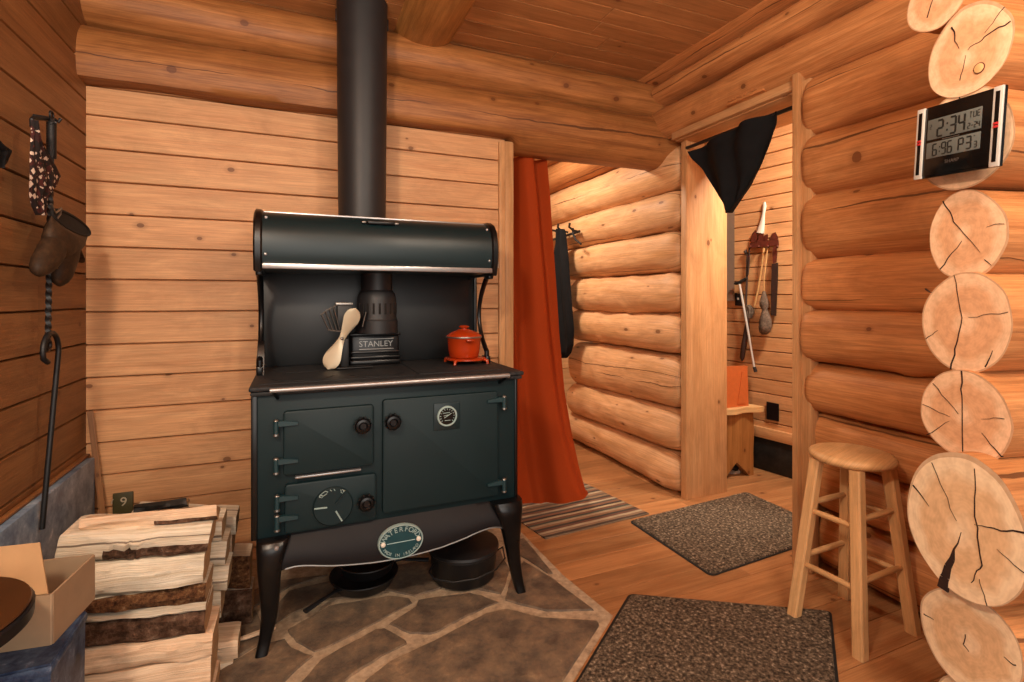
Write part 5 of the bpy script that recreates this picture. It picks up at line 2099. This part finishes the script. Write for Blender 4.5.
# ================================================================== STOOL
SC = Vector((1.886, 1.246, 0))
stl = thing('bar_stool', (SC.x, SC.y, 0), 'round topped blond wooden stool beside the log corner', 'stool')
ZS0, ZS1 = 0.602, 0.636
mb = MB()
prof = [(0.0, ZS0), (0.122, ZS0), (0.132, ZS0 + 0.005), (0.138, ZS0 + 0.014), (0.138, ZS1 - 0.012), (0.132, ZS1 - 0.004), (0.120, ZS1), (0.0, ZS1 - 0.001)]
b0 = 0
rows = []
for r_, h_ in prof:
    rows.append([(SC.x + max(r_, 0.0005) * math.cos(2 * PI * k / 56), SC.y + max(r_, 0.0005) * math.sin(2 * PI * k / 56), h_) for k in range(56)])
ids = [[mb.vert(p) for p in r] for r in rows]
pidS = (0.6, 0.3)
for i in range(len(rows) - 1):
    for j in range(56):
        j2 = (j + 1) % 56
        q = (ids[i][j], ids[i][j2], ids[i + 1][j2], ids[i + 1][j])
        us = [(mb.v[k][0] * 0.96 + mb.v[k][1] * 0.3 + 3, mb.v[k][1] * 0.96 - mb.v[k][0] * 0.3 + mb.v[k][2] * 0.6) for k in q]
        mb.face(q, 0, us, pidS)
mb.build('seat', M['stoolw'], stl, 40)
hs, ht = 0.134, 0.080
rotS = math.radians(2)
legs = []
for sx, sy in ((-1, -1), (-1, 1), (1, -1), (1, 1)):
    def cor(h):
        x, y = sx * h * 1.14, sy * h * 0.90
        return Vector((SC.x + x * math.cos(rotS) - y * math.sin(rotS), SC.y + x * math.sin(rotS) + y * math.cos(rotS), 0))
    pb, pt = cor(hs), cor(ht) + Vector((0, 0, ZS0 + 0.0005))
    legs.append((pb, pt))
    mb = MB()
    rows = []
    dv = (pt - pb)
    zax = Vector((0, 0, 1))
    o_ = random.uniform(0, 40)
    NL = 12
    for i in range(NL + 1):
        q = i / NL
        c_ = pb + dv * q
        w = 0.0195
        ring = []
        for (a_, c2) in ((1, 0.72), (0.72, 1), (-0.72, 1), (-1, 0.72), (-1, -0.72), (-0.72, -1), (0.72, -1), (1, -0.72)):
            x, y = a_ * w, c2 * w
            ring.append(c_ + Vector((x * math.cos(rotS) - y * math.sin(rotS), x * math.sin(rotS) + y * math.cos(rotS), 0)))
        rows.append(ring)
    pl_ = (random.random(), random.random())
    ids = mb.grid(rows, 0, True, lambda i, j: (i / NL * 0.6 + o_, j * 0.0125 + o_), pl_)
    mb.face(ids[0], 0, None, pl_)
    mb.face(ids[-1], 0, None, pl_)
    mb.build('leg', M['stoolw'], stl, 25)
for (i, j, zz) in ((0, 1, 0.21), (0, 1, 0.41), (2, 3, 0.21), (2, 3, 0.41), (0, 2, 0.235), (0, 2, 0.435), (1, 3, 0.235), (1, 3, 0.435)):
    pa_ = legs[i][0].lerp(legs[i][1], zz / ZS0)
    pb2 = legs[j][0].lerp(legs[j][1], zz / ZS0)
    mb = MB()
    n = 10
    mb.tube([pa_.lerp(pb2, k / n) for k in range(n + 1)], [0.0085 + 0.0022 * math.sin(PI * k / n) for k in range(n + 1)], 12, 0)
    mb.build('rung', M['stoolw'], stl, 50)

# ================================================================== CLOCK on the log ends
pc4 = [(915, 112), (1003, 85), (1003, 165.5), (917, 179.5)]
pl0 = at_t(959, 135, 1.30) - DX * 0.012
n_ = -DX
cq = [at_pl(x, y_, pl0, DX) for x, y_ in pc4]
ctr = sum(cq, Vector()) / 4
ex_ = ((cq[1] - cq[0]).normalized() + (cq[2] - cq[3]).normalized()).normalized()
ez_ = ex_.cross(DX) * -1
if ez_.z < 0:
    ez_ = -ez_
W_ = ((cq[1] - cq[0]).length + (cq[2] - cq[3]).length) / 2
H_ = ((cq[0] - cq[3]).length + (cq[1] - cq[2]).length) / 2
print('CLOCK', W_, H_)
# local frame: x to the right of the picture, y up, z towards the room
CF = frame(ctr, ex_, ez_, n_)
ck = thing('digital_clock', tuple(ctr - ez_ * H_ / 2), 'black digital wall clock with silver side bars on the log ends', 'clock')
hw, hh = W_ / 2, H_ / 2
mb = MB()
mb.box((-hw, -hh, -0.009), (hw, hh, -0.001), 0.002, 0)
mb.xf(0, CF)
mb.build('case', M['clockblack'], ck)
mb = MB()
mb.box((-hw * 0.80, -hh * 0.93, -0.002), (hw * 0.77, hh * 0.95, 0.001), 0.0008, 0)
mb.xf(0, CF)
mb.build('face', M['clockblack'], ck)
for sx in (-1, 1):
    mb = MB()
    cx_ = sx * hw * 0.885
    mb.box((cx_ - hw * 0.10, -hh, -0.002), (cx_ + hw * 0.10, hh, 0.004), 0.0015, 0)
    mb.xf(0, CF)
    bar = mb.build('side_bar', M['silverp'], ck)
    mb = MB()
    mb.box((cx_ - hw * 0.045, -hh * 0.88, 0.003), (cx_ + hw * 0.045, hh * 0.88, 0.0048), 0.0005, 0)
    mb.xf(0, CF)
    mb.build('inlay', M['clockblack'], bar)
    mb = MB()
    zc_ = 0.02 * hh
    for dz_ in (-0.05, 0.03):
        mb.box((cx_ - hw * 0.055, zc_ + hh * dz_, 0.0045), (cx_ + hw * 0.055, zc_ + hh * (dz_ + 0.06), 0.0056), 0.0004, 0)
    mb.xf(0, CF)
    mb.each('red_mark', M['redp'], bar)
# screens
scr = []
SX0, SX1 = -hw * 0.70, hw * 0.56
for z0, z1 in ((0.06, 0.62), (-0.46, -0.02)):
    mb = MB()
    mb.box((SX0, hh * z0, 0.0005), (SX1, hh * z1, 0.0018), 0.0004, 0)
    mb.xf(0, CF)
    scr.append((mb.build('screen', M['lcd'], ck), z0, z1))
SEG = {'0': 'abcdef', '1': 'bc', '2': 'abged', '3': 'abgcd', '4': 'fgbc', '5': 'afgcd', '6': 'afgedc', '7': 'abc', '8': 'abcdefg', '9': 'abcdfg',
       'P': 'abefg', 'T': 'aij', 'U': 'bcdef', 'E': 'adefg', '-': 'g', ' ': ''}


def seg_digits(mb, s, x, y, w, h, th, gap):
    """digits drawn as bars; (x, y) lower left"""
    def bar(x0, y0, x1, y1, t):
        d = Vector((x1 - x0, y1 - y0, 0))
        n = Vector((-d.y, d.x, 0)).normalized() * t / 2
        e = d.normalized() * t * 0.15
        p = [Vector((x0, y0, 0)) + e, Vector((x1, y1, 0)) - e]
        q = [p[0] - n, p[1] - n, p[1] + n, p[0] + n]
        a_ = [mb.vert(v + Vector((0, 0, 0.0017))) for v in q]
        b_ = [mb.vert(v + Vector((0, 0, 0.0022))) for v in q]
        mb.face(b_, 0)
        for i in range(4):
            j = (i + 1) % 4
            mb.face((a_[i], a_[j], b_[j], b_[i]), 0)
    for ch in s:
        if ch == ':':
            for yy in (0.28, 0.68):
                bar(x + th * 0.2, y + h * yy, x + th * 1.3, y + h * yy, th)
            x += th * 2.2
            continue
        if ch == '.':
            bar(x, y + th * 0.5, x + th * 1.1, y + th * 0.5, th)
            x += th * 2.0
            continue
        for c_ in SEG[ch]:
            co = {'a': (0, 1, 1, 1), 'b': (1, .5, 1, 1), 'c': (1, 0, 1, .5), 'd': (0, 0, 1, 0), 'e': (0, 0, 0, .5), 'f': (0, .5, 0, 1), 'g': (0, .5, 1, .5), 'i': (.5, .5, .5, 1), 'j': (.5, 0, .5, .5)}[c_]
            bar(x + co[0] * w, y + co[1] * h, x + co[2] * w, y + co[3] * h, th)
        x += w + gap
    return x


mb = MB()
sw_ = SX1 - SX0
seg_digits(mb, '2:34', SX0 + sw_ * 0.20, hh * 0.11, sw_ * 0.105, hh * 0.44, hw * 0.046, sw_ * 0.055)
seg_digits(mb, 'TUE', SX0 + sw_ * 0.79, hh * 0.40, sw_ * 0.045, hh * 0.15, hw * 0.018, sw_ * 0.025)
seg_digits(mb, '2-24', SX0 + sw_ * 0.77, hh * 0.12, sw_ * 0.036, hh * 0.14, hw * 0.018, sw_ * 0.02)
seg_digits(mb, '2', SX0 + sw_ * 0.05, hh * 0.36, sw_ * 0.03, hh * 0.12, hw * 0.012, 0)
mb.xf(0, CF)
mb.build('digits', M['digit'], scr[0][0], None)
mb = MB()
seg_digits(mb, '6:96', SX0 + sw_ * 0.13, hh * -0.40, sw_ * 0.075, hh * 0.31, hw * 0.034, sw_ * 0.04)
seg_digits(mb, 'P3', SX0 + sw_ * 0.62, hh * -0.40, sw_ * 0.085, hh * 0.31, hw * 0.034, sw_ * 0.05)
seg_digits(mb, '3', SX0 + sw_ * 0.90, hh * -0.40, sw_ * 0.045, hh * 0.15, hw * 0.02, 0)
seg_digits(mb, '-', SX0 + sw_ * 0.885, hh * -0.16, sw_ * 0.03, hh * 0.12, hw * 0.016, 0)
mb.xf(0, CF)
mb.build('digits', M['digit'], scr[1][0], None)
ln_ = MB()
ln_.box((SX0 + sw_ * 0.3, hh * 0.005, 0.0008), (SX0 + sw_ * 0.62, hh * 0.025, 0.0016), 0.0002, 0)
ln_.xf(0, CF)
put_text(ln_, 'SHARP', 0.012, frame(CF @ Vector((-hw * 0.06, -hh * 0.63, 0.0012)), ex_, ez_, n_), 0, 0.0003)
ln_.build('lettering', M['steel'], ck, None)

# ================================================================== DOORWAY: cloth, carved sign
# black cloth gathered on a rod just under the head of the doorway
YR0, YR1 = 1.78, 2.385
XCL = 2.125
rows = []
outl = [(690, 775, 152, 111), (694, 774.5, 160, 124), (702, 770, 170, 142), (711, 763, 184, 162), (720, 754, 198, 182), (726, 746, 206, 197), (730, 734.5, 213.5, 212.5)]
fine = []
for a_, b_ in zip(outl[:-1], outl[1:]):
    for k in range(6):
        fine.append(tuple(a_[i] + (b_[i] - a_[i]) * k / 6 for i in range(4)))
fine.append(outl[-1])
mb = MB()
for i, (l, r, yl_, yr_) in enumerate(fine):
    f_, bk = [], []
    q0 = i / len(fine)
    for k in range(41):
        q = k / 40
        sag = 4 * q * (1 - q) * (3 if i == 0 else 0)
        p = at_x(l + (r - l) * q, yl_ + (yr_ - yl_) * q + 0.0 * sag, XCL)
        w = 0.022 * math.sin(q * 15 + 1.2 * q0) * (1 - q0) ** 0.5 + 0.016 * math.sin(q * 7 + 4 * q0) + 0.012 * noise.noise(Vector((q * 6, q0 * 5, 2)))
        f_.append(p + Vector((w - 0.02, 0, 0)))
        bk.append(p + Vector((w - 0.014, 0, 0)))
    rows.append(f_ + bk[::-1])
ids = mb.grid(rows, 0, True)
mb.face(ids[0], 0)
mb.face(ids[-1], 0)
tag(mb.build('door_cloth', M['blackcloth'], smooth=75), 'black cloth gathered to a point hanging under the head of the doorway', 'cloth')
mb = MB()
zz_ = at_x(775, 113, XCL + 0.03).z + 0.012
mb.tube([(XCL + 0.02, 1.625, 2.09), (XCL + 0.02, 2.398, 2.09)], 0.010, 10, 0)
tag(mb.build('tension_rod', M['iron']), 'dark rod across the top of the doorway carrying the black cloth', 'rod')

# small carved word on top of the casing
sg = thing('carved_sign', tuple(at_x(748, 100, 2.055)), 'small carved wooden word standing on the doorway casing', 'sign')
pa_, pb_ = at_x(731, 108.5, 2.06), at_x(758, 97, 2.06)
cs = (pa_ + pb_) / 2
LW = (pb_ - pa_).length
mb = MB()
vs, fs = text_geo('oxfire', 0.075, 0.004)
mx = max(v.x for v in vs) - min(v.x for v in vs)
put_text(mb, 'oxfire', 0.075 * LW / mx * 1.05, frame((2.045, cs.y, 2.222), (0, -1, 0), (0, 0, 1), (-1, 0, 0)), 0, 0.004)
mb.build('lettering', M['log'], sg, None)
mb = MB()
mb.box((2.046, min(pa_.y, pb_.y) - 0.04, 2.186), (2.07, max(pa_.y, pb_.y) + 0.02, 2.20), 0.003, 0)
mb.build('base', M['log'], sg)

# ================================================================== MUDROOM THINGS
def mw(px, py, off=0.02):
    return at_pl(px, py, P0 + MN * off, MN)


def mstick(name, pxs, r, mat, label, cat, off=0.03, flat=1.0):
    mb = MB()
    mb.tube([mw(x, y_, off) for x, y_ in pxs], r, 10, 0, flat=flat)
    return tag(mb.build(name, mat, smooth=50), label, cat)


# rack with cut out shapes and pegs
rk = thing('tool_rack', tuple(mw(764, 248, 0.01)), 'dark red brown peg rack with carved bear shapes on the mudroom wall', 'rack')
MX = MD * -1         # picture right on that wall


def mpoly(pts, d0, d1, mb, mat=0):
    A_ = [mb.vert(mw(x, y_, d0)) for x, y_ in pts]
    B_ = [mb.vert(mw(x, y_, d1)) for x, y_ in pts]
    mb.face(A_, mat)
    mb.face(B_[::-1], mat)
    for i in range(len(pts)):
        j = (i + 1) % len(pts)
        mb.face((A_[i], A_[j], B_[j], B_[i]), mat)


mb = MB()
mpoly([(749.5, 243), (778.5, 239.5), (779, 245), (750, 248)], 0.002, 0.03, mb)
mb.build('board', M['redbrown'], rk)
mb = MB()
for sh in ([(750.5, 242), (752, 234), (755, 230), (757, 232), (757.5, 237), (756, 242)], [(757, 242), (759.5, 233), (763, 230), (764, 236), (765.5, 241)], [(763, 241), (764.5, 235), (768, 234), (768, 240.5)], [(770, 240), (771.5, 234), (775.5, 232), (778, 237), (778.3, 239.3)]):
    mpoly(sh, 0.004, 0.022, mb)
mb.each('cutout', M['redbrown'], rk)
mb = MB()
for x in (750.5, 759, 768, 777.5):
    mb.tube([mw(x, 246, 0.02), mw(x, 247.5, 0.055), mw(x, 246, 0.065)], 0.006, 8, 0)
mb.each('peg', M['redbrown'], rk)
mstick('wooden_paddle', [(764.5, 202), (764.5, 206), (763.5, 214), (762, 224), (760, 233)], [0.008, 0.016, 0.012, 0.022, 0.034], M['white'], 'pale wooden paddle hanging above the dark peg rack', 'paddle', 0.012, 0.5)
mstick('walking_stick', [(745, 251), (747.5, 256), (747, 275), (746, 300), (747, 318)], [0.012, 0.009, 0.008, 0.007, 0.006], M['darkbrown'], 'thin dark stick with a forked top hanging left of the peg rack', 'stick', 0.02)
mstick('hanging_cord', [(749.5, 248), (749, 262), (748, 275)], [0.005, 0.005, 0.005], M['darkbrown'], 'short dark cord hanging from the left end of the peg rack', 'cord', 0.03)
mstick('staff', [(764, 248), (762, 268), (758, 290), (754.5, 306)], [0.008, 0.008, 0.007, 0.006], M['stick'], 'slim pale staff hanging slanted under the peg rack', 'staff', 0.03)
mstick('hanging_cord', [(767.5, 248), (766, 262), (764, 280), (764, 293)], [0.004, 0.005, 0.004, 0.004], M['stick'], 'pale cord holding the grey bag on the peg rack', 'cord', 0.045)
cn = thing('walking_cane', tuple(mw(754, 386, 0.05)), 'pale walking cane with a black handle hanging slanted in the mudroom', 'cane')
mb = MB()
mb.tube([mw(739.5, 284, 0.05), mw(747, 325, 0.05), mw(754.5, 369, 0.05)], [0.0085, 0.008, 0.007], 10, 0)
mb.build('shaft', M['silverp'], cn)
mb = MB()
mb.tube([mw(735, 283.5, 0.05), mw(739, 283, 0.05), mw(743, 280.5, 0.05), mw(747, 278, 0.05)], [0.010, 0.013, 0.012, 0.009], 10, 0)
mb.build('handle', M['rubber'], cn)
mb = MB()
mb.tube([mw(754.3, 367, 0.05), mw(755.8, 372, 0.05)], 0.012, 10, 0)
mb.build('tip', M['rubber'], cn)
mstick('umbrella', [(748, 318), (747, 328), (744, 345), (742, 358), (742, 361)], [0.008, 0.018, 0.02, 0.016, 0.004], M['darkbrown'], 'folded dark umbrella hanging low behind the cane', 'umbrella', 0.03)
# long dark sheath
sh_ = thing('saw_sheath', tuple(mw(774, 316, 0.02)), 'long dark brown sheath hanging from the right end of the peg rack', 'sheath')
mb = MB()
mpoly([(771.8, 264), (778.2, 262.5), (778, 280), (776.3, 316), (770.8, 315), (771, 285)], 0.012, 0.04, mb)
mb.build('sheath', M['darkbrown'], sh_)
mb = MB()
mpoly([(773, 247), (776, 246), (777.5, 252), (776.5, 262.5), (773, 263.5), (772.2, 254)], 0.015, 0.035, mb)
mb.build('handle', M['redbrown'], sh_)
# grey bag
mb = MB()
secs = [(764, 291, 1.2), (764, 296, 2.6), (763.8, 302, 4.2), (764, 306.5, 4.0), (764.6, 309, 2.4), (765, 312, 3.2), (765.5, 320, 5.6), (765.3, 327, 6.2), (764.8, 332, 5.0), (764.5, 334.5, 2)]
rows = []
for i, (x, y_, w) in enumerate(secs):
    c_ = mw(x, y_, 0.06)
    e_ = mw(x + w, y_, 0.06) - c_
    rows.append([c_ + e_ * math.cos(t) * (1 + 0.12 * noise.noise(Vector((t, i, 4)))) + MN * e_.length * 0.8 * math.sin(t) for t in [2 * PI * k / 20 for k in range(20)]])
ids = mb.grid(rows, 0, True)
mb.face(ids[0], 0)
mb.face(ids[-1], 0)
tag(mb.build('cloth_bag', M['greybag'], smooth=70), 'grey brown cloth bag tied at the neck hanging under the peg rack', 'bag')
hanging('work_glove', M['greybag'], [(747, 750, 305), (746, 754, 308), (746, 754.5, 313), (748, 752, 318)], 0, 0.02, 'small grey glove hanging beside the slanted staff', 'glove', P=lambda x, y_: mw(x, y_, 0.015), back=-MN)
# black switch and black register
sp_ = thing('wall_switch', tuple(mw(739, 306, 0.004)), 'black switch plate on the mudroom wall beside the cane', 'switch')
mb = MB()
mpoly([(735, 293), (743.5, 294), (743.5, 306), (735, 305.5)], 0.001, 0.010, mb)
mb.build('plate', M['blackp'], sp_)
mb = MB()
mpoly([(737, 297.5), (739, 297.7), (739, 300), (737, 299.8)], 0.009, 0.018, mb)
mb.build('toggle', M['silverp'], sp_)
mb = MB()
mpoly([(766.5, 401.5), (779, 404), (779, 421.5), (766.5, 419)], 0.001, 0.012, mb)
for k in range(5):
    y0 = 404.5 + 3.2 * k
    mpoly([(768, y0), (777.8, y0 + 2.0), (777.8, y0 + 3.4), (768, y0 + 1.4)], 0.012, 0.014, mb)
tag(mb.build('floor_outlet', M['blackp']), 'black outlet cover low on the mudroom wall', 'outlet')
# grey framed mirror mostly hidden by the casing
mr = thing('wall_mirror', tuple(mw(728, 300, 0.01)), 'grey edged mirror half hidden behind the door casing', 'mirror')
mb = MB()
mpoly([(700, 175), (734.5, 178), (734.5, 301), (700, 300)], 0.002, 0.022, mb)
mb.build('frame', M['grey'], mr)
mb = MB()
mpoly([(702, 178), (731, 181), (731, 297), (702, 296)], 0.0222, 0.024, mb)
mb.build('glass', M['grey'], mr)

# bench with waney top
bench = thing('bench', (2.7, 2.9, 0), 'rustic bench with pale wavy edged top and plank legs in the mudroom', 'bench')
zt_ = 0.435
mb = MB()
poly = []
for k in range(25):
    q = k / 24
    poly.append((2.495 + 0.42 * q, 2.535 + 0.012 * math.sin(q * 12) - 0.01 * q))
for k in range(13):
    q = k / 12
    poly.append((2.915 - 0.145 * q - 0.015 * math.sin(q * 5), 2.535 + 0.95 * q))
poly.append((2.495, 3.485))
mb.prism(poly, zt_, zt_ + 0.034, 'z', 0)
mb.build('top', M['livewood'], bench, 30)
for yy in (2.56, 3.38):
    mb = MB()
    xa_, xb_ = 2.50, (2.868 if yy < 3 else 2.76)
    pl = [(xa_, 0.001), (xa_ + 0.10, 0.001), (xa_ + 0.135, 0.03), (xa_ + 0.18, 0.075), (xa_ + 0.215, 0.105), (xa_ + 0.25, 0.075), (xa_ + 0.30, 0.03), (xa_ + 0.325, 0.001), (xb_, 0.001), (xb_ - 0.004, 0.15), (xb_ + 0.003, 0.3), (xb_ - 0.006, zt_ - 0.001), (xa_, zt_ - 0.001)]
    base = len(mb.v)
    mb.prism(pl, yy, yy + 0.04, 'y', 0, uvo='z')
    mb.build('leg', M['benchleg'], bench, None)
mb = MB()
mb.box((2.66, 2.60, 0.28), (2.70, 3.38, 0.36), 0.004, 0, 1)
mb.build('stretcher', M['benchleg'], bench)
# shoes under the bench
for k, (x, lab) in enumerate(((2.66, 'black shoe with pale trim under the bench, nearer the casing'), (2.78, 'black shoe with pale trim under the bench, nearer the wall'))):
    t_ = thing('shoe', (x, 2.74, 0.001), lab, 'shoe', 'shoes under the bench')
    mb = MB()
    rows = []
    for (yy, w, h) in ((2.625, 0.02, 0.03), (2.64, 0.036, 0.045), (2.675, 0.043, 0.055), (2.725, 0.042, 0.075), (2.765, 0.036, 0.10), (2.825, 0.036, 0.105), (2.865, 0.034, 0.10), (2.88, 0.02, 0.09)):
        rows.append([(x + w * math.cos(t), yy, 0.018 + max(0, h * (0.5 + 0.5 * math.sin(t)))) for t in [2 * PI * q / 16 for q in range(16)]])
    ids = mb.grid(rows, 0, True)
    mb.face(ids[0], 0)
    mb.face(ids[-1], 0)
    mb.build('upper', M['shoe'], t_, 60)
    mb = MB()
    mb.prism([(x - 0.03, 2.62), (x + 0.03, 2.62), (x + 0.046, 2.665), (x + 0.04, 2.765), (x + 0.038, 2.87), (x + 0.02, 2.887), (x - 0.02, 2.887), (x - 0.038, 2.87), (x - 0.04, 2.765), (x - 0.046, 2.665)], 0.001, 0.02, 'z', 0)
    mb.build('sole', M['shoew'], t_, 30)
    mb = MB()
    for q in range(4):
        yy = 2.685 + 0.02 * q
        mb.tube([(x - 0.03, yy, 0.075 + 0.008 * q), (x, yy, 0.082 + 0.011 * q), (x + 0.03, yy + 0.012, 0.075 + 0.008 * q)], 0.004, 6, 0)
    mb.build('laces', M['shoew'], t_, 40)
# orange painted crate on the bench
ob = thing('orange_crate', (2.72, 2.675, zt_ + 0.034), 'orange painted slant sided crate on the mudroom bench', 'crate')
z0 = zt_ + 0.035
mb = MB()
mb.prism([(2.60, z0), (2.838, z0), (2.826, z0 + 0.27), (2.64, z0 + 0.275)], 2.575, 2.595, 'y', 0)
mb.prism([(2.60, z0), (2.838, z0), (2.826, z0 + 0.27), (2.64, z0 + 0.275)], 2.755, 2.775, 'y', 0)
mb.box((2.61, 2.595, z0), (2.63, 2.755, z0 + 0.2), 0.002, 0)
mb.box((2.80, 2.595, z0), (2.82, 2.755, z0 + 0.2), 0.002, 0)
mb.box((2.63, 2.595, z0), (2.80, 2.755, z0 + 0.015), 0.002, 0)
mb.build('body', M['orangeb'], ob, None)
mb = MB()
mb.prism([(2.735, z0 + 0.02), (2.808, z0 + 0.02), (2.802, z0 + 0.235), (2.775, z0 + 0.235)], 2.569, 2.5748, 'y', 0)
mb.build('panel', M['orangeb'], ob, None)

# ================================================================== LIGHT AND CAMERA
def area(name, loc, target, size, power, col, sy=None):
    l = bpy.data.lights.new(name, 'AREA')
    l.energy = power
    l.color = col
    l.size = size
    if sy:
        l.shape = 'RECTANGLE'
        l.size_y = sy
    o = bpy.data.objects.new(name, l)
    COL.objects.link(o)
    o.location = loc
    d = Vector(target) - Vector(loc)
    o.rotation_euler = d.to_track_quat('-Z', 'Y').to_euler()
    return o


WARM = (1.0, 0.84, 0.66)


def lamp(name, loc, power, col, r=0.1):
    l = bpy.data.lights.new(name, 'POINT')
    l.energy = power
    l.color = col
    l.shadow_soft_size = r
    o = bpy.data.objects.new(name, l)
    COL.objects.link(o)
    o.location = loc
    return o


lamp('lamp_left', (-0.58, 0.15, 2.1), 80, WARM, 0.10)
lamp('lamp_right', (0.98, 0.10, 2.2), 44, WARM, 0.12)
area('fill_light', (0.1, -1.5, 1.5), (0.9, 2.0, 1.1), 2.0, 36, (1.0, 0.92, 0.84))  # added broad soft fill from behind the camera, no window stands there
area('passage_lamp', (1.25, 3.45, 2.46), (1.7, 3.45, 0), 0.3, 27, (1.0, 0.86, 0.68))
area('mudroom_lamp', (2.62, 1.55, 2.46), (2.8, 2.3, 0.5), 0.25, 40, (1.0, 0.87, 0.70))

w = bpy.data.worlds.new('room_air')
scene.world = w
w.use_nodes = True
bg = w.node_tree.nodes['Background']
bg.inputs[0].default_value = (1.0, 0.92, 0.84, 1)
bg.inputs[1].default_value = 0.3

cam = bpy.data.cameras.new('camera')
cam.sensor_width = 36
cam.lens = 36 * F / 1024
cam.shift_y = -43 / 1024
cam.clip_start = 0.02
co = bpy.data.objects.new('camera', cam)
COL.objects.link(co)
co.location = (0, 0, H)
co.rotation_euler = (PI / 2, 0, -YAW)
scene.camera = co

vs_ = scene.view_settings
vs_.view_transform = 'Standard'
vs_.look = 'None'
vs_.gamma = 1
vs_.use_curve_mapping = False
vs_.exposure = 0.28
